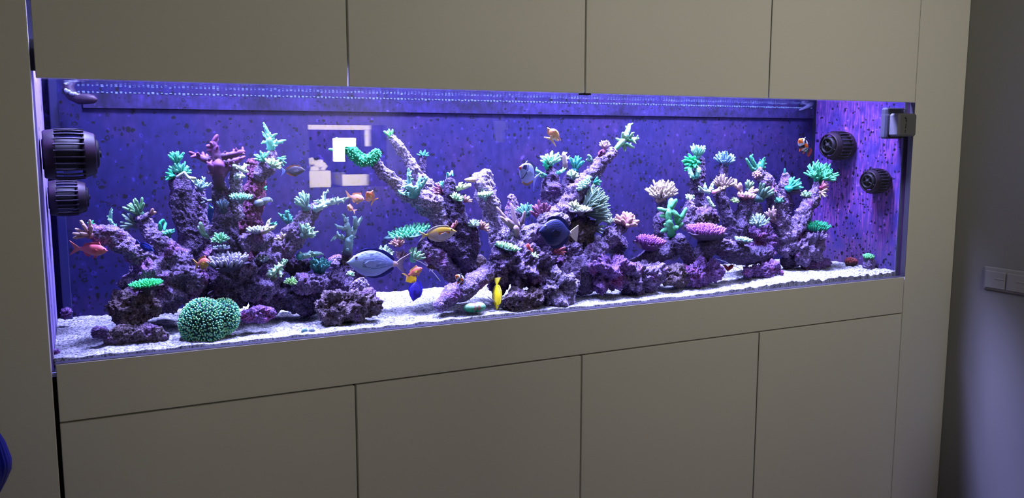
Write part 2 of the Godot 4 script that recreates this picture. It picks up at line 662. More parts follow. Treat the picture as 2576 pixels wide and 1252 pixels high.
func anthias(deep: float, bend: float, ca: Color, cb: Color, cf: Color) -> Dictionary:
	var d := deep
	return {"top": [0.01, d * 0.62, d * 0.95, d, d * 0.92, d * 0.7, d * 0.42, d * 0.3], "low": [0.01, d * 0.55, d * 0.9, d, d * 0.92, d * 0.66, d * 0.38, d * 0.28],
		"wide": [0.008, d * 0.4, d * 0.55, d * 0.56, d * 0.48, d * 0.34, d * 0.18, d * 0.09], "bend": bend,
		"paint": func(t: float, h: float) -> Color: return (ca.lerp(cb, clampf(0.5 - h * 0.6, 0.0, 1.0)) if absf(t - 0.17) > 0.012 or h > 0.1 else cf),
		"fins": [["dorsal_fin", [0.24, d * 0.85, 0.3, d * 1.5, 0.36, d * 1.42, 0.6, d * 1.25, 0.78, d * 1.05, 0.84, d * 0.6, 0.86, d * 0.3, 0.6, d * 0.6], ca, cf],
			["anal_fin", [0.58, -d * 0.6, 0.6, -d * 1.25, 0.72, -d * 1.2, 0.8, -d * 0.75, 0.82, -d * 0.3], ca, cf],
			["pelvic_fin", [0.32, -d * 0.8, 0.4, -d * 1.35, 0.52, -d * 1.5, 0.42, -d * 0.8], ca, cf],
			["tail_fin", [0.97, d * 0.28, 1.08, d * 0.62, 1.3, d * 1.3, 1.2, d * 0.55, 1.12, 0.0, 1.2, -d * 0.55, 1.3, -d * 1.3, 1.08, -d * 0.62, 0.97, -d * 0.28], cb, cf]],
		"pec": [[0.27, 0.0, 0.36, d * 0.25, 0.46, d * 0.05, 0.44, -d * 0.35, 0.34, -d * 0.4], cf], "eye": [0.1, d * 0.28, 0.032, Color(0.35, 0.12, 0.4)]}

func tang(d: float, paint: Callable, dorsal: Array, tail: Array, pec: Color, eye_col: Color) -> Dictionary:
	return {"top": [0.012, d * 0.5, d * 0.82, d * 0.97, d, d * 0.9, d * 0.66, d * 0.34, d * 0.14], "low": [0.012, d * 0.42, d * 0.78, d * 0.97, d, d * 0.9, d * 0.62, d * 0.3, d * 0.13],
		"wide": [0.01, d * 0.22, d * 0.32, d * 0.36, d * 0.35, d * 0.29, d * 0.2, d * 0.1, d * 0.05], "paint": paint, "fine": true,
		"fins": [["dorsal_fin", [0.2, d * 0.72, 0.24, d * 1.05, 0.36, d * 1.2, 0.52, d * 1.24, 0.7, d * 1.12, 0.86, d * 0.75, 0.93, d * 0.42, 0.9, d * 0.2, 0.7, d * 0.6, 0.45, d * 0.9], dorsal[0], dorsal[1]],
			["anal_fin", [0.36, -d * 0.85, 0.42, -d * 1.14, 0.56, -d * 1.22, 0.72, -d * 1.08, 0.87, -d * 0.7, 0.93, -d * 0.38, 0.9, -d * 0.18, 0.7, -d * 0.55], dorsal[0], dorsal[1]],
			["tail_fin", tail[0], tail[1], tail[2]]],
		"pec": [[0.28, -d * 0.02, 0.36, d * 0.22, 0.5, d * 0.1, 0.47, -d * 0.25, 0.34, -d * 0.28], pec], "eye": [0.15, d * 0.42, 0.03, eye_col]}

func clown(p: Array) -> Dictionary:
	var black := Color(0.012, 0.012, 0.02)
	var white := Color(0.85, 0.88, 0.9)
	var orange := skin(255, 110, 40)
	var d := 0.21
	var paint := func(t: float, h: float) -> Color:
		var wob := 0.035 * sin(h * 5.0 + p[0])
		if t < 0.15 + wob: return orange
		if t < 0.26 + wob: return white
		if t < 0.40 + wob: return black
		if absf(t - 0.52 - wob) < 0.09 + 0.05 * h: return white
		if t < 0.62: return black if h > -0.6 else orange
		if absf(t - 0.76 - wob) < 0.045: return white
		return black
	return {"top": [0.03, d * 0.6, d * 0.9, d, d * 0.95, d * 0.8, d * 0.55, d * 0.42], "low": [0.03, d * 0.55, d * 0.85, d, d * 0.95, d * 0.78, d * 0.5, d * 0.4],
		"wide": [0.02, d * 0.42, d * 0.55, d * 0.55, d * 0.5, d * 0.36, d * 0.22, d * 0.1], "paint": paint, "fine": true,
		"fins": [["dorsal_fin", [0.3, d * 0.85, 0.36, d * 1.3, 0.5, d * 1.2, 0.58, d * 1.12, 0.7, d * 1.35, 0.8, d * 1.0, 0.84, d * 0.45, 0.6, d * 0.7], black, black],
			["anal_fin", [0.6, -d * 0.65, 0.66, -d * 1.25, 0.78, -d * 1.1, 0.84, -d * 0.4], black, orange],
			["pelvic_fin", [0.34, -d * 0.85, 0.42, -d * 1.4, 0.5, -d * 1.2, 0.46, -d * 0.85], orange, black],
			["tail_fin", [0.97, d * 0.36, 1.1, d * 0.75, 1.22, d * 0.7, 1.28, 0.0, 1.22, -d * 0.7, 1.1, -d * 0.75, 0.97, -d * 0.36], p[1], p[2]]],
		"pec": [[0.3, -d * 0.05, 0.38, d * 0.25, 0.5, d * 0.1, 0.5, -d * 0.3, 0.38, -d * 0.4], orange], "eye": [0.11, d * 0.3, 0.035, Color(0.1, 0.06, 0.03)]}

func all_fish() -> void:
	var hot := skin(255, 112, 130)
	var pale := skin(255, 165, 165)
	var thin := skin(225, 120, 160)
	var Y := Vector3.UP
	var school := "pink and orange anthias"
	fish("anthias", "largest pink anthias swimming level beneath the thick rock arm beside the left glass", at(271, 631, -0.105), at(198, 625, -0.135), Y, anthias(0.195, 0.02, skin(255, 105, 150), skin(255, 145, 150), skin(215, 100, 130)), school)
	fish("anthias", "small orange-pink anthias with yellowish tail beside the lavender finger coral", at(529, 658, -0.105), at(493, 665, -0.135), Y, anthias(0.27, -0.1, skin(255, 120, 130), skin(255, 170, 110), skin(230, 180, 90)), school)
	fish("anthias", "pale pink anthias swimming level at the tip of the spiky white-blue branch", at(917, 502, -0.150), at(880, 494, -0.180), Y, anthias(0.24, 0.03, skin(250, 150, 170), skin(255, 180, 160), skin(240, 150, 110)), school)
	fish("anthias", "orange anthias diving in a curve under the bright green bracket coral", at(921, 483, -0.150), at(943, 507, -0.180), Vector3(0.7, 0.7, 0.1), anthias(0.2, 0.14, skin(250, 105, 85), skin(255, 130, 90), skin(240, 170, 110)), school)
	fish("anthias", "tiny pink anthias seen head-on below the two level anthias", at(873, 516, -0.09), at(886, 529, -0.10), Y, anthias(0.24, -0.16, skin(255, 150, 160), skin(255, 180, 150), skin(250, 190, 170)), school)
	fish("anthias", "pink anthias climbing just above the yellow tail of the purple fish", at(1063, 674, -0.075), at(1028, 692, -0.105), Y, anthias(0.2, 0.04, skin(255, 110, 120), skin(255, 150, 130), skin(250, 190, 90)), school)
	fish("anthias", "orange anthias rising alone near the waterline in open water", at(1398, 328, -0.120), at(1387, 350, -0.180), Vector3(-0.6, 0.6, 0.2), anthias(0.24, 0.0, skin(255, 150, 120), skin(255, 170, 110), skin(250, 190, 150)), school)
	# surgeonfishes
	var night := Color(0.012, 0.012, 0.025)
	var fork := func(d: float, long: float) -> Array: return [0.97, d * 0.12, 1.06, d * 0.42, 1.14 + long, d * 0.92, 1.12, d * 0.3, 1.1, 0.0, 1.12, -d * 0.3, 1.14 + long, -d * 0.92, 1.06, -d * 0.42, 0.97, -d * 0.12]
	var fan := func(d: float) -> Array: return [0.96, d * 0.13, 1.06, d * 0.34, 1.2, d * 0.62, 1.215, 0.0, 1.2, -d * 0.62, 1.06, -d * 0.34, 0.96, -d * 0.13]
	var body1 := func(t: float, h: float) -> Color:
		var line := sin((h * 1.0 + 0.1 * t) * 62.0)
		var col := Color(0.50, 0.68, 0.90).lerp(Color(0.34, 0.42, 0.88), clampf(t * 1.1, 0.0, 1.0))
		if h < -0.55: col = Color(0.42, 0.48, 0.92)
		if line > 0.35 and h > -0.42 and (t > 0.26 or h > 0.25 + 0.3 * t) and t < 0.93: col = Color(0.03, 0.04, 0.12)
		if t > 0.9: col = Color(0.8, 0.55, 0.5)
		return col
	var s1 := tang(0.225, body1, [night, Color(0.03, 0.03, 0.35)], [fork.call(0.24, 0.14), Color(0.55, 0.42, 0.5), Color(0.02, 0.02, 0.25)], Color(0.45, 0.56, 0.92), Color(0.15, 0.15, 0.4))
	for k in 2:
		for i in range(1, s1.fins[k][1].size(), 2):
			s1.fins[k][1][i] *= 0.94
	fish("surgeonfish", "large pale surgeonfish with fine dark stripes and a lyre-shaped dark tail", at(873, 660, -0.060), at(1000, 664, -0.090), Y, s1)
	var body2 := func(t: float, h: float) -> Color:
		var col := Color(0.72, 0.62, 0.56).lerp(Color(0.85, 0.55, 0.05), clampf((h - 0.15 + t * 0.5) * 1.8, 0.0, 1.0))
		if t > 0.62: col = col.lerp(Color(0.62, 0.45, 0.3), 0.7 if h < 0.5 else 0.2)
		if absf(h - 0.12) < 0.13 and t > 0.24 and t < 0.55: col = Color(0.95, 0.25, 0.02)
		elif absf(h - 0.12) < 0.2 and t > 0.22 and t < 0.57: col = Color(0.12, 0.06, 0.12)
		if t > 0.9: col = Color(0.85, 0.65, 0.05)
		return col
	var s2 := tang(0.215, body2, [Color(0.85, 0.6, 0.1), Color(0.7, 0.65, 0.7)], [fork.call(0.2, 0.1), Color(0.8, 0.62, 0.1), Color(0.75, 0.72, 0.8)], Color(0.6, 0.58, 0.6), Color(0.05, 0.04, 0.05))
	s2.bend = -0.06
	fish("surgeonfish", "yellow and cream surgeonfish with an orange shoulder bar beside the mint table coral", at(1149, 582, -0.045), at(1070, 593, -0.075), Vector3(-0.12, 1, 0.1), s2)
	var body3 := func(t: float, h: float) -> Color:
		return (Color(0.045, 0.055, 0.22) if sin(h * 48.0 + sin(t * 90.0) * 0.8) > 0.55 else Color(0.003, 0.004, 0.05)) if t < 0.93 else Color(0.5, 0.45, 0.4)
	var s3 := tang(0.31, body3, [Color(0.003, 0.004, 0.05), Color(0.01, 0.012, 0.14)], [fan.call(0.34), Color(0.8, 0.66, 0.5), Color(0.62, 0.55, 0.5)], Color(0.006, 0.007, 0.06), Color(0.2, 0.2, 0.4))
	fish("surgeonfish", "midnight blue surgeonfish with fine pale lines and a cream tail fin", at(1355, 582, -0.053), at(1437, 587, -0.075), Y, s3)
	var body4 := func(t: float, h: float) -> Color:
		return Color(0.1, 0.1, 0.16).lerp(Color(0.05, 0.04, 0.08), clampf(h + t, 0.0, 1.0))
	var s4 := tang(0.21, body4, [Color(0.06, 0.05, 0.08), Color(0.3, 0.1, 0.05)], [fork.call(0.26, 0.06), Color(0.2, 0.3, 0.7), Color(0.3, 0.4, 0.85)], Color(0.2, 0.2, 0.3), Color(0.1, 0.1, 0.12))
	fish("surgeonfish", "dusky grey surgeonfish with orange fin corners and a pale blue tail", at(768, 428, -0.150), at(716, 430, -0.180), Y, s4)
	var body5 := func(t: float, h: float) -> Color:
		var col := Color(0.30, 0.38, 0.75).lerp(Color(0.42, 0.50, 0.88), clampf(0.5 - h * 0.5, 0.0, 1.0))
		if t < 0.07: col = Color(0.65, 0.12, 0.08)
		elif h > 0.1 and t < 0.24: col = Color(0.02, 0.02, 0.10) if t > 0.1 else Color(0.22, 0.26, 0.6)
		if t > 0.27 and t < 0.3: col = Color(0.06, 0.06, 0.2)
		if h > 0.86 and t < 0.4: col = Color(0.75, 0.6, 0.4)
		return col
	var s5 := tang(0.25, body5, [Color(0.25, 0.3, 0.75), Color(0.05, 0.05, 0.3)], [fork.call(0.3, 0.12), Color(0.4, 0.45, 0.9), Color(0.2, 0.25, 0.75)], Color(0.4, 0.48, 0.85), Color(0.03, 0.03, 0.05))
	s5.fins[1][2] = Color(0.85, 0.5, 0.03)
	s5.fins[1][3] = Color(0.12, 0.06, 0.02)
	s5.bend = 0.1
	fish("surgeonfish", "pale blue masked surgeonfish with red lips and a yellow belly fin facing the glass", at(1306, 420, -0.090), at(1352, 453, -0.140), Vector3(0.25, 1, 0.1), s5)
	var body6 := func(t: float, h: float) -> Color:
		return Color(0.04, 0.02, 0.42).lerp(Color(0.015, 0.01, 0.16), clampf(t * 0.8 + h * 0.4, 0.0, 1.0))
	var s6 := tang(0.26, body6, [Color(0.03, 0.015, 0.4), Color(0.03, 0.02, 0.5)], [[0.85, -0.03, 1.05, -0.05, 1.26, -0.28, 1.04, -0.40, 0.80, -0.50, 0.78, -0.24, 0.81, -0.08], Color(0.9, 0.55, 0.01), Color(0.9, 0.62, 0.02)], Color(0.05, 0.03, 0.4), Color(0.02, 0.02, 0.05))
	s6.bend = 0.0
	fish("surgeonfish", "deep purple surgeonfish with a yellow tail pointing nose-down at the sand", at(1039, 758, -0.10), at(1050, 702, -0.11), Vector3(1.0, 0.0, 0.35), s6)
	var body7 := func(t: float, h: float) -> Color:
		return Color(0.88, 0.74, 0.01).lerp(Color(0.75, 0.6, 0.01), clampf(-h, 0.0, 1.0))
	var s7 := tang(0.26, body7, [Color(0.88, 0.74, 0.01), Color(0.88, 0.78, 0.03)], [fan.call(0.4), Color(0.88, 0.74, 0.01), Color(0.9, 0.8, 0.1)], Color(0.75, 0.7, 0.5), Color(0.02, 0.02, 0.03))
	s7.flare = 1.6
	s7.wide = [0.012, 0.03, 0.055, 0.07, 0.078, 0.075, 0.055, 0.03, 0.018]
	s7.bend = -0.03
	fish("surgeonfish", "bright yellow surgeonfish standing nose-down on the sand behind the glass", at(1250, 779, -0.060), at(1249, 712, -0.075), Vector3(0.12, 0.0, 1.0), s7)
	var body8 := func(t: float, h: float) -> Color:
		return Color(0.03, 0.16, 0.6).lerp(Color(0.1, 0.5, 0.5), 1.0 if t < 0.16 else 0.0)
	var s8 := tang(0.16, body8, [Color(0.02, 0.1, 0.6), Color(0.05, 0.2, 0.8)], [fan.call(0.26), Color(0.05, 0.1, 0.5), Color(0.05, 0.1, 0.6)], Color(0.05, 0.2, 0.6), Color(0.3, 0.3, 0.05))
	fish("wrasse", "slim bright blue fish hanging head-up in shade behind the dark rock trunk", at(526, 515, -0.255), at(545, 570, -0.285), Vector3(0.9, 0.3, 0.2), s8)
	var body9 := func(t: float, h: float) -> Color:
		return Color(0.01, 0.03, 0.28) if sin(h * 9.0) > 0.0 else Color(0.02, 0.07, 0.5)
	var s9 := tang(0.15, body9, [Color(0.01, 0.02, 0.25), Color(0.02, 0.05, 0.45)], [fan.call(0.2), Color(0.01, 0.02, 0.2), Color(0.02, 0.04, 0.4)], Color(0.02, 0.05, 0.4), Color(0.01, 0.01, 0.05))
	fish("wrasse", "dark blue striped fish resting along the upper side of the lowest rock arm", at(388, 632, -0.105), at(350, 612, -0.135), Vector3(0.3, 1, 0.2), s9)
	var black := Color(0.012, 0.012, 0.02)
	fish("clownfish", "black and white clownfish with an orange face above the slanting rock log", at(1146, 693, -0.053), at(1171, 711, -0.075), Vector3(0.35, 1, 0.0), clown([0.6, black, black]), "black and white clownfish")
	fish("clownfish", "black and white clownfish with orange tail tip beside the upper end-wall pump", at(2010, 351, -0.150), at(2033, 379, -0.180), Vector3(0.6, 0.8, 0.0), clown([2.4, black, skin(255, 90, 40)]), "black and white clownfish")


func shrimp(label: String, u: float, v: float, z: float, body: Array, feelers: Array, col: Color) -> void:
	var q := at(u, v, z)
	var s := px(q)
	var o := thing("shrimp", label, "shrimp", q)
	rng.seed = hash(label)
	var m := MB.new()
	var pts := []
	var r := []
	for i in range(0, body.size(), 3):
		pts.append(at(body[i], body[i + 1], z))
		r.append(body[i + 2] * s)
	m.tube(pts, r, 14, col, col * 0.8, 0.08, rng)
	var first: Vector3 = pts[0]
	part("body", m, M.fish, o)
	m = MB.new()
	var tl: Vector3 = pts[pts.size() - 1]
	for k in 3:
		m.ball(tl + Vector3(-0.003, -0.002 + 0.002 * k, 0.001 * (k - 1)), Vector3(0.004, 0.0012, 0.002), 6, 10, col)
	part("tail_fan", m, M.fish, o)
	for side in [-1.0, 1.0]:
		m = MB.new()
		m.ball(first + Vector3(0.001, 0.002, 0.0025 * side), Vector3.ONE * 0.0013, 6, 8, Color(0.01, 0.01, 0.01))
		part("eye", m, M.eye, o)
	for w in feelers:
		m = MB.new()
		var a := at(w[0], w[1], z)
		var e := at(w[2], w[3], z + w[4])
		var mid := a.lerp(e, 0.5) + Vector3(0, 0.002, 0)
		m.tube([a, a.lerp(mid, 0.6), mid, mid.lerp(e, 0.5), e], [0.0011, 0.001, 0.001, 0.0009, 0.0006], 6, Color(0.8, 0.8, 0.85), Color(0.8, 0.8, 0.85))
		part(w[5], m, M.coral, o)


# ---------------------------------------------------------------- equipment
func pump(label: String, base: Vector3, along: Vector3, R: float, L: float, crust: float) -> void:
	rng.seed = hash(label)
	var o := thing("wave_pump", label, "pump", base, "dark barrel-shaped wave pumps")
	var t := along.normalized()
	var a := t.cross(Vector3(0.05, 1.0, 0.1)).normalized()
	var b := t.cross(a)
	var m := MB.new()
	m.lathe(base, t, [[0.0, R * 0.01], [0.0, R * 0.62], [L * 0.2, R * 0.62], [L * 0.2, R * 0.70], [L * 0.8, R * 0.66], [L * 0.82, R * 0.01]], 32, Color.WHITE)
	part("motor", m, M.plastic, o)
	m = MB.new()
	m.lathe(base, t, [[L * 0.03, R * 0.6], [L * 0.02, R * 0.94], [L * 0.05, R * 0.99], [L * 0.22, R * 1.04], [L * 0.24, R * 1.0], [L * 0.22, R * 0.9]], 48, Color(0.008, 0.007, 0.01))
	for k in range(1, m.v.size()):
		var n := nc.get_noise_3dv(m.v[k] * 2.0) + 0.5 * (m.v[k] - base).normalized().y
		m.c[k] = Color(0.008, 0.007, 0.01).lerp(Color(0.03, 0.009, 0.035), clampf(n * crust, 0.0, 1.0))
	part("rear_ring", m, M.plastic_worn, o)
	m = MB.new()
	m.lathe(base, t, [[L * 0.74, R * 0.9], [L * 0.74, R * 0.99], [L * 0.80, R * 0.97], [L * 0.97, R * 0.86], [L * 1.0, R * 0.80], [L * 0.97, R * 0.74], [L * 0.8, R * 0.8]], 48, Color(0.008, 0.007, 0.01))
	for k in range(1, m.v.size()):
		var n := nc.get_noise_3dv(m.v[k] * 2.0 + Vector3.ONE) + 0.5 * (m.v[k] - base).normalized().y
		m.c[k] = Color(0.008, 0.007, 0.01).lerp(Color(0.03, 0.009, 0.035), clampf(n * crust, 0.0, 1.0))
	part("front_ring", m, M.plastic_worn, o)
	for k in 24:
		var an := TAU * k / 24
		var d := a * cos(an) + b * sin(an)
		var e := -a * sin(an) + b * cos(an)
		m = MB.new()
		var n0 := 8
		for i in n0:
			var f := float(i) / (n0 - 1)
			var p := base + t * L * lerpf(0.2, 0.78, f)
			var rr := R * (0.99 + 0.06 * sin(PI * (0.15 + f * 0.75)))
			for w in [[-1, 1], [1, 1], [1, -1], [-1, -1]]:
				m.vert(p + d * (rr + 0.0012 * w[1]) + e * 0.0015 * w[0], Color(0.018, 0.015, 0.024))
		m.lattice(0, n0, 4, true)
		part("slat", m, M.plastic_worn, o)
	m = MB.new()
	m.lathe(base + t * L * 0.93, t, [[0.0, R * 0.62], [L * 0.05, R * 0.66], [L * 0.12, R * 0.55], [L * 0.13, R * 0.48], [L * 0.08, R * 0.42], [0.0, R * 0.42]], 40, Color.WHITE)
	m.lathe(base + t * L * 0.8, t, [[0.0, R * 0.3], [L * 0.22, R * 0.22], [L * 0.3, R * 0.12], [L * 0.31, 0.0002]], 24, Color.WHITE)
	part("nozzle", m, M.plastic, o)
	for k in 5:
		var an := TAU * k / 5 + 0.3
		var d := a * cos(an) + b * sin(an)
		m = MB.new()
		m.tube([base + t * L * 1.02 + d * R * 0.1, base + t * L * 1.02 + d * R * 0.35, base + t * L * 0.98 + d * R * 0.7], [0.0022, 0.002, 0.002], 8, Color.WHITE, Color.WHITE)
		part("spoke", m, M.plastic, o)

func stains(w: int, h: int, tone: Callable, specks: int, big: float, sd: int, rings: bool, shade := Color(0.285, 0.255, 0.345)) -> StandardMaterial3D:
	var g := RandomNumberGenerator.new()
	g.seed = sd
	var n1 := FastNoiseLite.new()
	n1.seed = sd
	n1.frequency = 0.006
	n1.fractal_octaves = 4
	var n2 := FastNoiseLite.new()
	n2.seed = sd + 1
	n2.frequency = 0.05
	n2.fractal_octaves = 3
	var im := Image.create_empty(w, h, false, Image.FORMAT_RGB8)
	for y in h:
		for x in w:
			im.set_pixel(x, y, tone.call(float(x) / w, float(y) / h, n1.get_noise_2d(x, y), n2.get_noise_2d(x, y * 0.6), n2.get_noise_2d(x * 3.0 + 500.0, y * 0.25)))
	for k in specks:
		var cx := g.randf() * w
		var cy := h * pow(g.randf(), 0.85)
		var r := g.randf_range(1.1, big) * (1.5 if g.randf() < 0.12 else 1.0)
		var hole := rings and g.randf() < 0.4
		var sq := g.randf_range(0.7, 1.4)
		var dark := g.randf_range(0.06, 0.35)
		if g.randf() < 0.18:
			dark = 1.55
		for y in range(maxi(0, int(cy - r * 2.0)), mini(h, int(cy + r * 2.0 + 1))):
			for x in range(maxi(0, int(cx - r * 2.0)), mini(w, int(cx + r * 2.0 + 1))):
				var d := Vector2((x - cx) * sq, (y - cy) / sq).length() / r * (1.0 + 0.5 * n2.get_noise_2d(x * 5.0, y * 5.0))
				if d < 1.0 and not (hole and d < 0.55):
					var q := im.get_pixel(x, y)
					im.set_pixel(x, y, Color(q.r * dark, q.g * dark, q.b * lerpf(dark, 1.0, 0.2)))
	var m := plain(shade, 0.7, 0.3)
	m.albedo_texture = ImageTexture.create_from_image(im)
	return m

func sheet(a: Vector3, b: Vector3, c: Vector3, d: Vector3, back: Vector3) -> MB:
	# a slab whose face a b c d (top row a b, bottom row c d) carries the texture
	var m := MB.new()
	var mid := (a + d) * 0.5 + back * 0.5
	m.quad(a, b, d, c, mid, Color.WHITE)
	for p in [Vector2(0, 0), Vector2(1, 0), Vector2(1, 1), Vector2(0, 1)]:
		m.uv.push_back(p)
	for q in [[a, b, b + back, a + back], [c, d, d + back, c + back], [a, c, c + back, a + back], [b, d, d + back, b + back], [a + back, b + back, d + back, c + back]]:
		m.quad(q[0], q[1], q[2], q[3], mid, Color.WHITE)
		for k in 4:
			m.uv.push_back(Vector2(0.5, 0.01))
	return m

func sand_height(x: float, z: float) -> float:
	var f := clampf((-0.03 - z) / 0.385, 0.0, 1.0)
	var front := 0.003 + 0.004 * nc.get_noise_2d(x, 4.0) + 0.011 * smoothstep(1.55, 1.95, x) * (0.7 + 0.8 * na.get_noise_2d(x * 1.3, 3.0))
	var back := 0.012
	var h := lerpf(maxf(front, 0.001), back, smoothstep(0.0, 1.0, f))
	h += 0.010 * exp(-pow((x - 0.16) / 0.12, 2.0)) * sin(f * PI)
	h += 0.012 * exp(-pow((x - 1.98) / 0.10, 2.0)) * sin(clampf(f * 1.6, 0.0, 1.0) * PI)
	h += 0.006 * exp(-pow((x - 0.95) / 0.15, 2.0)) * sin(f * PI)
	return h + (0.004 * na.get_noise_2d(x * 0.6, z * 0.6) + 0.0022 * na.get_noise_2d(x * 2.6 + 9.0, z * 2.6)) * smoothstep(0.0, 0.12, f)


# ---------------------------------------------------------------- the scene
func _ready() -> void:
	# camera, exposure
	var cam := Camera3D.new()
	cam.name = "camera"
	cam.fov = rad_to_deg(2.0 * atan(626.0 / F))
	cam.near = 0.05
	cam.far = 60.0
	cam.transform = Transform3D(axes, eye)
	add_child(cam)
	var env := Environment.new()
	env.background_mode = Environment.BG_COLOR
	env.background_color = Color.BLACK
	env.tonemap_mode = Environment.TONE_MAPPER_LINEAR
	env.tonemap_exposure = 1.0
	env.sdfgi_enabled = true
	env.ssao_enabled = true
	env.ssil_enabled = true
	var we := WorldEnvironment.new()
	we.name = "world"
	we.environment = env
	add_child(we)
	# the tank's lamps: strength and colour; each is built with its fitting in lamp()
	var actinic := Color(0.40, 0.41, 1.0).linear_to_srgb()
	area("room_light_glow", Vector3(1.88, 1.92, 1.55), Vector3(1.95, 1.45, 0.0), Vector2(0.5, 0.5), 0.70, Color(1.0, 0.98, 0.90))
	var sp := SpotLight3D.new()
	sp.name = "added_kitchen_spot"  # added spot that brightens the kitchen faces mirrored in the glass
	sp.light_color = Color(1.0, 0.95, 0.86)
	sp.light_energy = 30.0
	sp.light_size = 0.08
	sp.spot_range = 9.0
	sp.spot_angle = 30.0
	sp.spot_attenuation = 2.0
	sp.shadow_enabled = true
	add_child(sp)
	sp.look_at_from_position(Vector3(2.2, 1.42, 2.55), Vector3(1.38, 1.28, 3.66))

	seed(4)
	na.frequency = 22.0
	na.fractal_octaves = 4
	na.seed = 5
	nb.noise_type = FastNoiseLite.TYPE_CELLULAR
	nb.cellular_return_type = FastNoiseLite.RETURN_DISTANCE
	nb.frequency = 75.0
	nb.fractal_type = FastNoiseLite.FRACTAL_NONE
	nc.frequency = 14.0
	nc.fractal_octaves = 3
	nc.seed = 9
	nd.frequency = 90.0
	nd.fractal_octaves = 3
	nd.seed = 3
	materials()
	room()
	cabinet()
	tank(actinic)
	rocks()
	corals()
	all_fish()
	creatures()


func area(called: String, p: Vector3, target: Vector3, size: Vector2, energy: float, col: Color) -> void:
	var l := AreaLight3D.new()
	l.name = called
	l.area_size = size
	l.light_energy = energy
	l.light_color = col
	l.area_range = 9.0
	l.shadow_enabled = true
	add_child(l)
	l.look_at_from_position(p, target, Vector3.RIGHT if absf((target - p).normalized().y) > 0.9 else Vector3.UP)

# where a thing mirrored in the tank's glass at that pixel stands, at a depth z of the room
func mirrored(u: float, v: float, z: float) -> Vector3:
	var p := at(u, v, -0.036 - z)
	p.z = z
	return p

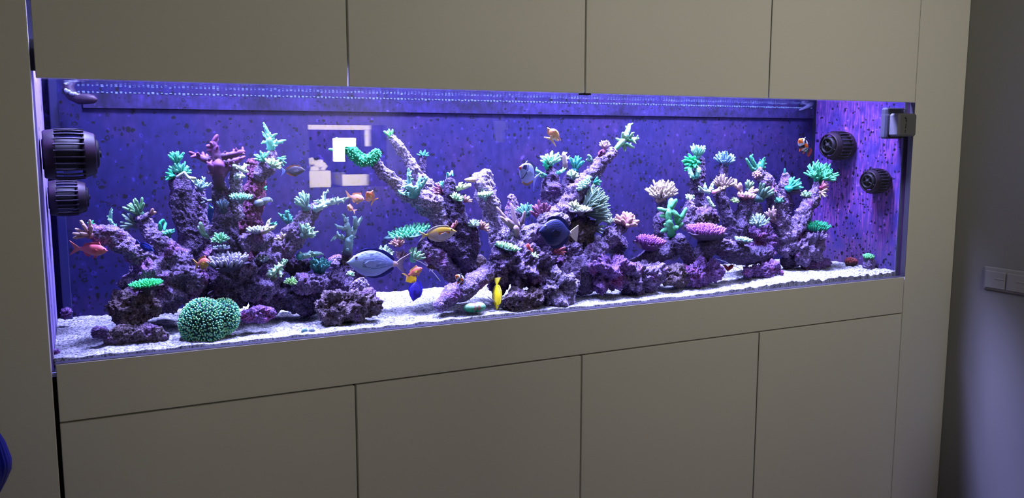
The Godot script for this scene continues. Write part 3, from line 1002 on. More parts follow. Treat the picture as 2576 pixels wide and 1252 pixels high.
func room() -> void:
	var m := MB.new()
	m.box(Vector3(WALL + 0.06, 1.3, 1.5), Vector3(0.12, 2.6, 4.2))
	struct("wall_right", m, M.wall)
	m = MB.new()
	for k in 5:
		m.box(Vector3(WALL - 0.012, 1.15, 0.82 + 0.55 * k), Vector3(0.022, 2.26, 0.545), 0.004)
	struct("door_1", m, plain(Color(0.09, 0.075, 0.07), 0.8, 0.2))  # added unseen boards that darken what the glass mirrors of this wall
	m = MB.new()
	m.box(Vector3(-2.46, 1.3, 1.5), Vector3(0.12, 2.6, 4.2))
	struct("wall_left", m, M.wall)
	m = MB.new()
	m.box(Vector3(-1.6, 1.3, -0.06), Vector3(1.7, 2.6, 0.12))
	struct("wall_front", m, M.wall)
	m = MB.new()
	m.box(Vector3(0.1, -0.05, 2.9), Vector3(5.3, 0.1, 7.0))
	struct("floor", m, plain(Color(0.24, 0.17, 0.12), 0.5))
	m = MB.new()
	m.box(Vector3(0.1, 2.65, 2.9), Vector3(5.3, 0.1, 7.0))
	struct("ceiling", m, M.wall)
	# the wall behind the viewer, with a wide opening to a lit kitchen: what the glass mirrors
	var a := mirrored(776, 313, 3.5)
	var b := mirrored(976, 470, 3.5)
	m = MB.new()
	m.box(Vector3((a.x - 2.46) * 0.5, 1.3, 3.55), Vector3(a.x + 2.46, 2.6, 0.1))
	m.box(Vector3((b.x + WALL) * 0.5, 1.3, 3.55), Vector3(WALL - b.x, 2.6, 0.1))
	m.box(Vector3((a.x + b.x) * 0.5, b.y * 0.5, 3.55), Vector3(b.x - a.x, b.y, 0.1))
	m.box(Vector3((a.x + b.x) * 0.5, (2.6 + a.y) * 0.5, 3.55), Vector3(b.x - a.x, 2.6 - a.y, 0.1))
	struct("wall_back", m, plain(Color(0.13, 0.13, 0.15), 0.9))
	m = MB.new()
	m.box(Vector3(0.1, 1.3, 6.35), Vector3(5.3, 2.6, 0.1))
	struct("wall_kitchen", m, plain(Color(0.08, 0.09, 0.12), 0.9))
	var white := plain(Color(0.85, 0.83, 0.78), 0.8)
	mirror_box("kitchen_beam", 770, 312, 980, 327, 3.66, 0.1, white, "structure", "")
	mirror_box("kitchen_jamb", 918, 327, 980, 368, 3.67, 0.08, white, "structure", "")
	mirror_box("kitchen_pillar", 968, 368, 980, 472, 3.67, 0.08, white, "structure", "")
	mirror_box("kitchen_counter", 774, 430, 834, 471, 3.7, 0.3, white, "", "white kitchen counter with flowers on it, mirrored in the tank glass")
	mirror_box("kitchen_counter", 861, 438, 966, 466, 3.7, 0.3, white, "", "white kitchen counter under the dark screen, mirrored in the tank glass")
	mirror_box("dark_screen", 871, 369, 967, 436, 3.68, 0.04, plain(Color(0.02, 0.02, 0.03), 1.0, 0.0), "", "dark framed screen standing on the counter, mirrored in the tank glass")
	var p := mirrored(840, 347, 4.6)
	var q := mirrored(893, 406, 4.6)
	var glow := plain(Color(0.9, 0.9, 0.85), 0.5)
	glow.emission_enabled = true
	glow.emission = Color(1.0, 0.97, 0.86)
	glow.emission_energy_multiplier = 16.0
	var o := thing("window_light_panel", "bright square lit window of the kitchen, mirrored in the tank glass", "window", (p + q) * 0.5)
	boxpart("pane", Vector3(p.x, q.y, 4.6), Vector3(q.x, p.y, 4.63), 0.004, glow, o)
	area("window_light_panel_glow", (p + q) * 0.5 + Vector3(0, 0, -0.03), (p + q) * 0.5 + Vector3(0, -0.2, -2), Vector2(q.x - p.x, p.y - q.y), 1.2, Color(1.0, 0.97, 0.86))
	var f := thing("flower_bouquet", "white flowers on the kitchen counter, mirrored in the tank glass", "flowers", mirrored(800, 430, 3.8))
	for k in 9:
		m = MB.new()
		var c := mirrored(784 + (k * 13) % 34, 405 + (k * 7) % 22, 3.78 + 0.02 * (k % 3))
		for w in 5:
			m.ball(c + Vector3(cos(w * 1.257), sin(w * 1.257), 0) * 0.014, Vector3(0.012, 0.012, 0.006), 5, 8, Color.WHITE)
		var fl := part("flower", m, white, f)
		m = MB.new()
		m.tube([c, f.position + Vector3(0, 0.005, 0)], [0.002, 0.002], 5, Color.WHITE, Color.WHITE)
		part("stem", m, M.dark, fl)
	# fittings behind the viewer: an added spot for the kitchen, then the room lamp
	fitting("added_spot_lamp", "small warm lamp added behind the viewer to brighten the mirrored kitchen", Vector3(2.2, 1.42, 2.53), Vector3(1.38, 1.28, 3.66), 0.12, 0.12)
	fitting("room_lamp", "warm square lamp on a tall stand behind the viewer", Vector3(1.88, 1.92, 1.55), Vector3(1.95, 1.45, 0.0), 0.5, 0.5)
	# added unseen chair, shaped to shade the lower right of the cabinet and wall
	var ch := thing("added_shade_chair", "dark high-backed chair added out of frame to shade the lower cabinet", "added_shade_chair", Vector3(2.39, 0.0, 0.9))
	var cloth := plain(Color(0.16, 0.15, 0.16), 0.95, 0.1)
	boxpart("backrest", Vector3(2.27, 0.38, 0.66), Vector3(2.59, 1.0, 0.76), 0.04, cloth, ch)
	boxpart("seat", Vector3(2.28, 0.28, 0.74), Vector3(2.57, 0.44, 1.20), 0.03, cloth, ch)
	boxpart("armrest", Vector3(2.25, 0.28, 0.72), Vector3(2.31, 0.64, 1.18), 0.02, cloth, ch)
	boxpart("armrest", Vector3(2.55, 0.28, 0.72), Vector3(2.595, 0.64, 1.18), 0.02, cloth, ch)
	for w in [[2.3, 0.72], [2.56, 0.72], [2.3, 1.16], [2.56, 1.16]]:
		m = MB.new()
		m.tube([Vector3(w[0], 0.29, w[1]), Vector3(w[0], 0.012, w[1])], [0.022, 0.015], 12, Color.WHITE, Color.WHITE)
		part("leg", m, M.dark, ch)
	# the double switch on the side wall
	var s := thing("light_switch", "white double light switch plate on the grey wall beside the cabinet", "light switch", Vector3(WALL, LIP - 0.05, 0.12))
	var top := side_at(2480, 668)
	var low := side_at(2480, 726)
	var z0 := top.z
	boxpart("plate", Vector3(WALL - 0.008, low.y, z0), Vector3(WALL - 0.001, top.y, z0 + 0.155), 0.003, M.switch, s)
	for k in 2:
		var r := boxpart("rocker", Vector3(WALL - 0.013, low.y + 0.007, z0 + 0.008 + 0.072 * k), Vector3(WALL - 0.007, top.y - 0.012, z0 + 0.074 + 0.072 * k), 0.002, M.switch, s)
		boxpart("ridge", Vector3(WALL - 0.0145, (low.y + top.y) * 0.5, z0 + 0.04 + 0.072 * k), Vector3(WALL - 0.012, (low.y + top.y) * 0.5 + 0.004, z0 + 0.072 + 0.072 * k), 0.001, M.switch, r)
	# a blue ribbed vase at the cabinet's left end, mostly outside the frame
	var b0 := at(-26, 1160, 0.24)
	var v0 := thing("floor_vase", "blue ribbed glass vase at the lower left edge in front of the cabinet", "vase", Vector3(b0.x, 0, b0.z))
	var k1 := px(b0)
	m = MB.new()
	var prof := [[0.0, 70.0], [0.02, 72.0], [0.05, 20.0], [b0.y - 0.10, 9.0], [b0.y - 0.062, 12.0], [b0.y - 0.04, 30.0], [b0.y - 0.018, 45.0], [b0.y, 47.0], [b0.y + 0.03, 36.0], [b0.y + 0.055, 20.0], [b0.y + 0.08, 14.0], [b0.y + 0.1, 18.0]]
	for w in prof:
		for j in 72:
			var an := TAU * j / 72
			var r: float = w[1] * k1 * (1.0 + (0.035 if j % 3 == 0 else -0.01))
			m.vert(Vector3(b0.x + cos(an) * r, w[0], b0.z - sin(an) * r), Color.WHITE)
	m.lattice(0, prof.size(), 72, true)
	part("vase_body", m, plain(Color(0.10, 0.14, 0.62), 0.15), v0)

func side_at(u: float, v: float) -> Vector3:
	var d := axes * Vector3((u - 1288.0) / F, (626.0 - v) / F, -1.0)
	return eye + d * ((WALL - eye.x) / d.x)

func mirror_box(called: String, u0: float, v0: float, u1: float, v1: float, z: float, deep: float, mat: Material, kind: String, label: String) -> void:
	var a := mirrored(u0, v0, z)
	var b := mirrored(u1, v1, z)
	var m := MB.new()
	m.box(Vector3((a.x + b.x) * 0.5, (a.y + b.y) * 0.5, z + deep * 0.5), Vector3(absf(b.x - a.x), absf(a.y - b.y), deep), 0.004)
	if kind == "structure":
		struct("wall_" + called, m, mat)
	else:
		var o := thing(called, label, "counter" if "counter" in called else "screen", (a + b) * 0.5)
		part("body", m, mat, o)

func fitting(called: String, label: String, p: Vector3, target: Vector3, w: float, h: float) -> void:
	var o := thing(called, label, "lamp", p)
	var d := (target - p).normalized()
	var r := d.cross(Vector3.UP).normalized()
	var u := r.cross(d)
	var glow := plain(Color(0.9, 0.88, 0.8), 0.6)
	glow.emission_enabled = true
	glow.emission = Color(1.0, 0.93, 0.78)
	glow.emission_energy_multiplier = 0.4
	var m := MB.new()
	m.box(Vector3.ZERO, Vector3(w, h, 0.02), 0.004)
	for k in m.v.size():
		m.v[k] = p - d * 0.02 + r * m.v[k].x + u * m.v[k].y + d * m.v[k].z
	part("lamp_shade", m, glow, o)
	m = MB.new()
	m.tube([p - d * 0.05, Vector3(p.x, 0.02, p.z) - d * 0.05], [0.012, 0.012], 10, Color.WHITE, Color.WHITE)
	m.lathe(Vector3(p.x, 0.0, p.z) - d * 0.05, Vector3.UP, [[0.0, 0.14], [0.015, 0.14], [0.025, 0.02]], 24, Color.WHITE)
	part("stand", m, M.dark, o)

func cabinet() -> void:
	var o := thing("aquarium_cabinet", "full-height cream cabinet wall with flush handleless doors around the aquarium", "cabinet", Vector3(1.2, 0.0, -0.01))
	var t := 0.018
	for k in 4:
		var x0 := 0.6 * k + (0.0045 if k == 0 else 0.002)
		var x1 := 0.6 * k + (0.597 if k == 3 else 0.598)
		boxpart("door", Vector3(x0, LIP + TOP, -t), Vector3(x1, 2.35, 0.0), 0.0012, M.panel, o)
		boxpart("door", Vector3(x0, 0.10, -t), Vector3(x1, LIP - 0.1205, 0.0), 0.0012, M.panel, o)
	boxpart("base_panel", Vector3(0.0045, LIP - 0.1165, -t), Vector3(2.397, LIP, 0.0), 0.0012, M.panel, o)
	boxpart("lip_dimming_strip", Vector3(0.0045, LIP + 0.0001, -0.0180), Vector3(2.397, LIP + 0.0012, -0.0006), 0.0003, M.dimming, o)  # added dark strip that keeps the lamplit lip from washing out
	boxpart("reveal_dimming_strip", Vector3(2.3990, LIP + 0.0014, -0.0182), Vector3(2.4004, LIP + TOP - 0.001, -0.0006), 0.0003, M.dimming, o)  # added likewise to tone down the lamplit side of the stile
	boxpart("top_panel", Vector3(-0.75, 2.354, -t), Vector3(WALL, 2.6, 0.0), 0.001, M.panel, o)
	boxpart("plinth", Vector3(-0.75, 0.0, -0.06), Vector3(WALL, 0.096, -0.04), 0.001, M.panel, o)
	boxpart("stile", Vector3(-0.75, 0.10, -0.02), Vector3(-0.0035, 2.35, 0.0), 0.0012, M.panel, o)
	boxpart("stile", Vector3(2.4005, 0.10, -0.02), Vector3(WALL - 0.0005, 2.35, 0.0), 0.0012, M.panel, o)
	boxpart("carcass", Vector3(-0.74, 0.10, -0.58), Vector3(WALL, LIP - 0.03, -0.022), 0.0, M.dark, o)
	boxpart("back_board", Vector3(-0.74, 0.10, -0.62), Vector3(WALL, 2.6, -0.60), 0.0, M.dark, o)
	boxpart("end_board", Vector3(-0.74, LIP - 0.03, -0.60), Vector3(-0.03, 2.35, -0.02), 0.0, M.dark, o)
	boxpart("end_board", Vector3(2.44, LIP - 0.03, -0.60), Vector3(WALL, 2.35, -0.02), 0.0, M.dark, o)
	boxpart("hood_top", Vector3(-0.03, LIP + 1.15, -0.60), Vector3(2.44, LIP + 1.17, -0.02), 0.0, M.hood, o)
	boxpart("hood_back", Vector3(-0.03, LIP + TOP + 0.03, -0.46), Vector3(2.44, LIP + 1.15, -0.45), 0.0, M.hood, o)
	for w in [[-0.012, at(80, 95, 0.0).y, at(86, 176, 0.0).y], [0.6, 2.35, at(879, 172, 0.0).y], [1.2, 2.35, LIP + TOP + 0.012], [1.8, 2.35, LIP + TOP + 0.012], [2.4, 2.35, LIP + TOP + 0.012]]:
		boxpart("gap_light_blocker", Vector3(w[0] - 0.012 if w[0] > 0.0 else -0.03, w[2], -0.024), Vector3(w[0] + 0.012 if w[0] > 0.0 else 0.02, w[1], -0.0205), 0.0, M.dark, o)  # added dark strips blocking hood light that leaks through the door gaps
	boxpart("hinge_foot", at(1466, 233, -0.004), at(1476, 239, -0.016) + Vector3(0, 0, 0.001), 0.0005, M.plastic, o)

func tank(actinic: Color) -> void:
	var o := thing("aquarium", "long glass reef aquarium glowing blue inside the cream cabinet wall", "aquarium", Vector3(1.2, LIP, -0.21))
	var y0 := LIP - 0.02
	var y1 := LIP + TOP + 0.03
	boxpart("front_pane", Vector3(-0.012, y0, -0.030), Vector3(2.417, LIP + TOP + 0.010, -0.0185), 0.0, M.glass, o)
	boxpart("bottom_panel", Vector3(-0.012, y0 - 0.009, ZB - 0.01), Vector3(2.417, y0 - 0.001, -0.0185), 0.0, M.edge, o)
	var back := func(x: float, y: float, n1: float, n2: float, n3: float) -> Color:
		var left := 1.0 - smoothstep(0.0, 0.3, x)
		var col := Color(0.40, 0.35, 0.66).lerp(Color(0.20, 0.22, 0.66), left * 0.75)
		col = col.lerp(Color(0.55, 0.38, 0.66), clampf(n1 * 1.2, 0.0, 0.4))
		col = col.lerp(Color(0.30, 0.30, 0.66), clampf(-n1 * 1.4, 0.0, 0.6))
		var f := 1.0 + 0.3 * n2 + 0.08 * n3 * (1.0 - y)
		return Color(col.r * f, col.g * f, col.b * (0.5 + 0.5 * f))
	var m := sheet(Vector3(-0.01, y1, ZB), Vector3(2.415, y1, ZB), Vector3(-0.01, y0, ZB), Vector3(2.415, y0, ZB), Vector3(0, 0, -0.01))
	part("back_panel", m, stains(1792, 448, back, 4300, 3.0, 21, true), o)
	var side := func(x: float, y: float, n1: float, n2: float, n3: float) -> Color:
		var col := Color(0.46, 0.37, 0.70).lerp(Color(0.74, 0.50, 0.78), clampf(n3 * 2.2 + 0.3, 0.0, 1.0))
		col = col.lerp(Color(0.34, 0.33, 0.70), clampf(n1 * 2.0, 0.0, 0.8))
		col = col.lerp(Color(0.36, 0.40, 0.44), smoothstep(0.62, 1.0, y + n2 * 0.15) * 0.6)
		var f := 1.0 + 0.3 * n2 * (1.1 - y)
		return Color(col.r * f, col.g * f, col.b * (0.5 + 0.5 * f))
	m = sheet(Vector3(2.405, y1, ZB), Vector3(2.405, y1, -0.0305), Vector3(2.405, y0, ZB), Vector3(2.405, y0, -0.0305), Vector3(0.011, 0, 0))
	part("side_panel", m, stains(320, 512, side, 620, 3.4, 33, false, Color(0.58, 0.48, 0.60)), o)
	m = sheet(Vector3(0.0, y1, -0.0305), Vector3(0.0, y1, ZB), Vector3(0.0, y0, -0.0305), Vector3(0.0, y0, ZB), Vector3(-0.011, 0, 0))
	part("side_panel", m, stains(128, 384, func(x: float, y: float, n1: float, n2: float, n3: float) -> Color: return Color(0.80, 0.76, 0.90) * (1.0 + 0.25 * n3), 30, 3.0, 41, false, Color(0.62, 0.58, 0.72)), o)
	boxpart("silicone_seam", Vector3(2.395, y0, -0.0345), Vector3(2.405, y1, -0.0305), 0.0, M.silicone, o)
	boxpart("silicone_seam", Vector3(2.397, y0, ZB), Vector3(2.405, y1, ZB + 0.008), 0.0, M.silicone, o)
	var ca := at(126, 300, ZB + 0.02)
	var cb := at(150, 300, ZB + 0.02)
	boxpart("corner_shade_strip", Vector3(ca.x, y0, ZB), Vector3(cb.x, y1, ZB + 0.025), 0.002, plain(Color(0.035, 0.05, 0.22), 0.4), o)  # dark strip standing in for the shade in the back left corner
	# the overflow ledge with its comb of teeth along the back
	var ly := LIP + 0.5405
	m = sheet(Vector3(cb.x + 0.05, ly, ZB + 0.006), Vector3(2.395, ly, ZB + 0.006), Vector3(cb.x + 0.05, LIP + 0.507, ZB + 0.006), Vector3(2.395, LIP + 0.507, ZB + 0.006), Vector3(0, 0, -0.006))
	var wavy := func(x: float, y: float, n1: float, n2: float, n3: float) -> Color: return Color(0.42, 0.38, 0.66) * (0.95 + 0.18 * n3 + 0.3 * n2 + 0.4 * n1)
	var w := part("overflow_ledge", m, stains(1792, 40, wavy, 170, 2.6, 51, true), o)
	m = MB.new()
	for k in 232:
		var x := 0.075 + 0.01 * k
		m.box(Vector3(x, LIP + 0.543 + 0.0006 * sin(k * 2.9), ZB + 0.003), Vector3(0.0052 + 0.0014 * sin(k * 1.7), 0.004 + 0.0012 * sin(k * 0.9), 0.006), 0.0006)
	part("comb", m, plain(Color(0.26, 0.32, 0.40), 0.4), w, true)
	# water surface, seen from just below
	var ws := thing("water_surface", "rippled water surface seen edge-on along the top of the aquarium", "water", Vector3(1.2, LIP + TOP + 0.003, -0.21))
	m = MB.new()
	for i in 24:
		for j in 260:
			var x := 0.001 + 2.403 * j / 259.0
			var z := -0.031 - (absf(ZB) - 0.032) * i / 23.0
			m.vert(Vector3(x, LIP + TOP + 0.003 + 0.0009 * na.get_noise_2d(x * 1.5, z * 2.5), z), Color.WHITE)
	m.lattice(0, 24, 260, false)
	part("surface", m, M.glass, ws)
	# sand
	var so := thing("sand_bed", "fine white coral sand covering the aquarium floor along the front glass", "sand", Vector3(1.2, LIP, -0.21))
	so.set_meta("kind", "stuff")
	m = MB.new()
	var zs := 70
	var xs := 560
	for i in zs + 1:
		for j in xs + 1:
			var x := 0.001 + 2.403 * j / xs
			var z := -0.0306 - (absf(ZB) - 0.0312) * maxf(i - 1, 0) / (zs - 1)
			var h := sand_height(x, z) if i > 0 else -0.02
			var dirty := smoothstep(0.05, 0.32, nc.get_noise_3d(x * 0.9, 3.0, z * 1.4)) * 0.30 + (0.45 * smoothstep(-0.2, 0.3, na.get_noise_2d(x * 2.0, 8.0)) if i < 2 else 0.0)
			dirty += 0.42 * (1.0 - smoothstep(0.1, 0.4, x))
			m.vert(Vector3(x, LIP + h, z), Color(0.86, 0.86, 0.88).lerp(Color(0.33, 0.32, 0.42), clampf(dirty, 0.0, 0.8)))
	m.lattice(0, zs + 1, xs + 1, false)
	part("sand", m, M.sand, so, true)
	# lamps hidden in the hood
	for k in 6:
		lamp(Vector3(0.22 + 0.365 * k, LIP + 1.06, -0.165), actinic, [5.6, 5.8, 7.0, 7.3, 7.6, 7.8][k])
	# pumps on the end walls
	pump("largest black wave pump, upper one on the left end glass, crusted purple", Vector3(0.003, at(150, 388, -0.085).y, -0.085), Vector3(1, 0.0, -0.03), 0.048, 0.096, 1.5)
	pump("smaller black wave pump under the big one at the left end, half in shade", Vector3(0.003, at(170, 497, -0.24).y, -0.24), Vector3(1, 0.0, -0.03), 0.037, 0.074, 1.2)
	pump("upper black wave pump on the right end wall near the back corner", Vector3(2.402, at(2092, 366, -0.265).y, -0.265), Vector3(-1, 0.0, 0.03), 0.046, 0.088, 0.8)
	pump("small lower black wave pump alone on the right end wall", Vector3(2.402, at(2206, 455, -0.11).y, -0.11), Vector3(-1, 0.0, 0.05), 0.0385, 0.07, 0.5)
	# return pipes at the waterline
	var rp := thing("return_pipe", "crusted dark return nozzle at the waterline in the back left corner", "pipe", at(200, 246, -0.34))
	rng.seed = 77
	m = MB.new()
	m.tube([at(170, 222, -0.37), at(182, 240, -0.36), at(200, 248, -0.35), at(222, 249, -0.34), at(237, 250, -0.335)], [0.013, 0.013, 0.012, 0.011, 0.009], 18, Color(0.016, 0.01, 0.022), Color(0.03, 0.018, 0.03), 0.08, rng)
	part("nozzle", m, M.plastic_worn, rp)
	m = MB.new()
	for k in 26:
		m.ball(at(164 + k * 1.9, 226 + k * 0.75 + rng.randf() * 5.0, -0.345), Vector3.ONE * rng.randf_range(0.002, 0.005), 5, 7, Color(0.14, 0.16, 0.2))
	part("crust", m, M.plastic_worn, rp, true)
	var rq := thing("return_pipe", "pale return nozzle at the waterline in the back right corner", "pipe", at(2030, 268, -0.38))
	m = MB.new()
	m.tube([at(2042, 262, -0.38), at(2030, 270, -0.38), at(2012, 277, -0.38)], [0.009, 0.008, 0.003], 14, Color(0.03, 0.03, 0.06), Color(0.04, 0.04, 0.075), 0.06, rng)
	part("nozzle", m, M.plastic_worn, rq)
	# magnetic glass cleaner on the front pane
	var mc := thing("magnet_cleaner", "grey magnetic glass cleaner clamped through the front glass near the right edge", "glass cleaner", at(2262, 312, -0.01))
	var a := at(2245, 343, 0.0)
	var b := at(2296, 286, 0.0)
	boxpart("outer_grip", Vector3(a.x, a.y, -0.018), Vector3(b.x - 0.004, b.y, 0.022), 0.006, M.grey_plastic, mc)
	a = at(2231, 349, -0.03)
	b = at(2284, 271, -0.03)
	boxpart("felt_pad", Vector3(a.x + 0.004, a.y + 0.003, -0.037), Vector3(b.x, b.y - 0.003, -0.0305), 0.002, M.plastic, mc)
	boxpart("inner_grip", Vector3(a.x + 0.002, a.y, -0.062), Vector3(b.x, b.y, -0.037), 0.006, plain(Color(0.22, 0.22, 0.27), 0.4), mc)
	m = MB.new()
	var face := 0.0222
	for w2 in [[2280, 296, 3, 3], [2282, 299, 5, 2], [2282, 303, 3, 2], [2282, 306, 2, 3], [2281.5, 311, 2, 2], [2281.5, 314.5, 3, 2.4], [2281, 318, 2, 2], [2280.5, 321, 3, 2], [2280, 328, 2.4, 2], [2279.6, 332, 2.6, 1.8]]:
		var c := at(w2[0], w2[1], face)
		var k := px(c)
		m.box(c + Vector3(-0.004, 0, 0), Vector3(w2[2] * k * 1.3, w2[3] * k, 0.0006))
	part("lettering", m, M.plastic, mc)

func part_mat(o: Node3D, called: String) -> Material:
	return (o.get_node(called) as MeshInstance3D).material_override

func lamp(p: Vector3, col: Color, energy: float) -> void:
	var o := thing("aquarium_lamp", "slim blue-white lamp hung in the hood over the water", "lamp", p, "lamps hidden in the hood over the water")
	boxpart("housing", p + Vector3(-0.11, 0.004, -0.07), p + Vector3(0.11, 0.035, 0.07), 0.004, M.plastic, o)
	var glow := plain(Color(0.8, 0.8, 0.9), 0.5)
	glow.emission_enabled = true
	glow.emission = col
	glow.emission_energy_multiplier = 1.5
	boxpart("lens", p + Vector3(-0.09, 0.0, -0.05), p + Vector3(0.09, 0.004, 0.05), 0.001, glow, o)
	var l := SpotLight3D.new()
	l.name = "aquarium_lamp_glow"
	l.light_color = col
	l.light_energy = energy
	l.light_size = 0.07
	l.spot_range = 6.0
	l.spot_attenuation = 2.0
	l.spot_angle = 52.0
	l.spot_angle_attenuation = 1.0
	l.shadow_enabled = true
	add_child(l, true)
	l.look_at_from_position(p + Vector3(0, -0.075, 0), p + Vector3(0, -1, 0), Vector3.RIGHT)


# ---------------------------------------------------------------- what stands on the sand: rocks (positions read off the photograph)
func rocks() -> void:
	# left reef
	rock_arm("thick pale-topped rock arm pointing at the left glass above the largest pink anthias", [-0.09, -0.12], [222, 584, 16, 265, 591, 27, 312, 615, 28, 352, 642, 25, 392, 668, 20])
	rock_arm("long rock arm rising to the grey-green coral bush behind the lowest arm", [-0.15, -0.12], [347, 550, 14, 378, 585, 23, 412, 622, 30, 448, 664, 36, 492, 712, 36])
	rock_arm("thin rock twig with pink knob tips left of the dark round column", -0.14, [350, 552, 9, 366, 542, 7, 382, 537, 5])
	rock_arm("dark round-topped rock column under the two-tier teal coral", [-0.17, -0.16], [453, 446, 20, 454, 475, 28, 459, 522, 28, 469, 570, 26, 480, 625, 28], "dark", 0.6)
	rock_arm("lavender rock column just right of the dark round-topped column", -0.2, [502, 470, 14, 505, 540, 19, 508, 600, 24, 522, 665, 30])
	rock_arm("dark trunk rock beneath the brown star-shaped coral", [-0.13, -0.12], [552, 470, 19, 560, 512, 25, 567, 560, 29, 570, 620, 34, 565, 700, 42], "dark", 0.7)
	rock_arm("slim pale lavender rock pillar right of the brown star-shaped coral", -0.12, [592, 416, 12, 592, 450, 15, 593, 500, 16, 598, 545, 16], "pale")
	rock_arm("maroon crusted rock column in the middle of the left reef", [-0.15, -0.15], [632, 406, 13, 645, 440, 25, 640, 482, 26, 630, 530, 28, 622, 590, 31, 612, 655, 36], "maroon")
	rock_arm("pointed rock cone carrying the teal spike coral", -0.13, [681, 378, 9, 681, 400, 17, 672, 424, 21, 655, 442, 18])
	boulder("undercut rock ledge with pale coral on top in the left reef centre", 642, 606, 42, 26, -0.1, "", 8.0)
	rock_arm("broad rock arm slanting up to the spiky white-blue branch", [-0.13, -0.13], [800, 519, 13, 766, 551, 22, 736, 590, 29, 705, 627, 34, 668, 668, 36], "", 1.15)
	rock_arm("thin outer end of the slanting arm under the white-blue branch", -0.13, [800, 520, 11, 826, 509, 8, 846, 505, 5], "pale")
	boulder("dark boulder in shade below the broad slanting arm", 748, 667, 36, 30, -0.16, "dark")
	boulder("tall rough boulder under the green table coral at the left", 388, 722, 72, 72, -0.13, "", 20.0)
	boulder("lower lavender-brown boulder below the green table coral", 336, 775, 56, 44, -0.09, "brown", 10.0)
	boulder("small dark olive stone at the far left of the sand", 252, 836, 20, 17, -0.06, "dark", 0.0, 0.7)
	boulder("flat brown rubble rock lying in front at the far left", 338, 842, 78, 24, -0.065, "brown", -3.0)
	boulder("dark cavernous boulder under the lavender finger coral", 556, 728, 56, 62, -0.13, "dark")
	boulder("large lavender boulder in the middle of the left reef base", 642, 708, 68, 44, -0.12)
	boulder("dark low boulder behind the purple block on the sand", 708, 745, 74, 44, -0.13, "dark")
	boulder("layered flat-topped rock behind the brown-green front rock", 776, 712, 46, 28, -0.11, "", 6.0)
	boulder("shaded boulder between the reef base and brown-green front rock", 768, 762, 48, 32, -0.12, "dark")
	boulder("purple and brown block lying on the sand right of the green dome coral", 648, 792, 47, 22, -0.06, "purple", -4.0, 0.9)
	boulder("layered rock shelf under the large pale surgeonfish", 868, 698, 60, 28, -0.13, "", 14.0)
	boulder("large brown-green front rock on the sand below the surgeonfish", 874, 770, 80, 40, -0.07, "brown", -2.0, 1.5)
	rock_arm("brown stump below the purple-blue staghorn", -0.14, [873, 640, 12, 869, 665, 14, 866, 690, 16], "brown")
	boulder("smooth round stone behind the head of the large surgeonfish", 846, 662, 20, 20, -0.17, "", 0.0, 0.6)
	boulder("small purple stone against the left glass at the back", 167, 790, 14, 14, -0.2, "purple")
	boulder("pale lavender pebble against the left glass at the front", 141, 886, 11, 10, -0.045, "purple", 0.0, 0.6)
	# middle reef
	rock_arm("longest rock arm reaching up-left to the bright green bracket coral", [-0.12, -0.11], [945, 412, 13, 985, 453, 18, 1030, 490, 21, 1075, 512, 27, 1113, 548, 28, 1138, 596, 25], "pale")
	rock_arm("upper straight rock arm with a yellow-green tip near the waterline", [-0.17, -0.16], [983, 343, 9, 1010, 380, 13, 1043, 430, 16, 1068, 470, 21, 1092, 512, 24], "pale")
	rock_arm("small dark rock stub with a teal tuft behind the upper straight arm", -0.2, [1065, 395, 8, 1063, 412, 9, 1061, 432, 9], "dark", 0.6)
	rock_arm("dark curved column topped by a white plug and teal curl", [-0.1, -0.09], [1131, 458, 13, 1137, 490, 19, 1148, 530, 23, 1160, 572, 25, 1166, 625, 27], "dark", 0.8)
	rock_arm("dark thick rock arm under the orange-shouldered surgeonfish", [-0.09, -0.09], [1092, 592, 20, 1130, 616, 27, 1164, 646, 29, 1180, 690, 26], "dark", 0.7)
	rock_arm("short dark trunk under the white and pink bush", -0.09, [1190, 574, 14, 1186, 612, 21, 1180, 662, 22], "dark", 0.6)
	rock_arm("low rock arm with a lit edge behind the climbing anthias", -0.09, [1064, 624, 20, 1104, 654, 25, 1142, 688, 21])
	rock_arm("broad pale column left of the antler coral", [-0.13, -0.12], [1211, 447, 25, 1222, 480, 26, 1232, 516, 25, 1243, 556, 23, 1250, 602, 21], "pale")
	rock_arm("narrow arched rock peak behind the antler coral", -0.19, [1286, 498, 10, 1288, 530, 18, 1290, 572, 24])
	boulder("pale rounded rock mound under the antler coral", 1305, 606, 60, 46, -0.1, "pale")
	boulder("cauliflower-like lavender boulder at the foot of the middle reef", 1318, 672, 74, 50, -0.075, "", 0.0, 1.8)
	boulder("small rough knob at the left of the cauliflower-like boulder", 1262, 652, 26, 26, -0.07)
	rock_arm("slanting cylindrical rock log lying on sand beside the green-rimmed brain coral", [-0.045, -0.075], [1104, 770, 16, 1136, 745, 25, 1175, 720, 27, 1210, 697, 23, 1240, 674, 19], "", 0.7)
	boulder("mossy rounded stone above the slanting log", 1194, 674, 28, 31, -0.09, "brown", 0.0, 0.7)
	boulder("pale lavender rough boulder right of the yellow surgeonfish, behind the lowest one", 1397, 722, 50, 44, -0.06, "pale", -8.0, 1.7)
	boulder("low front boulder with brown base right of the yellow surgeonfish", 1318, 758, 58, 30, -0.045, "brown", 3.0, 1.6)
	boulder("small purple boulder just behind the yellow surgeonfish", 1258, 712, 30, 22, -0.1, "purple")
	rock_arm("diagonal rock arm climbing to the pink knobby coral", [-0.1, -0.08], [1566, 566, 14, 1536, 594, 20, 1504, 630, 23, 1470, 666, 25, 1424, 694, 24])
	boulder("smooth dark stone under the diagonal arm foot", 1466, 705, 28, 40, -0.085, "dark", 0.0, 0.5)
	boulder("dark stone hanging beneath the pink knobby coral", 1550, 616, 26, 36, -0.14, "dark", 20.0, 0.6)
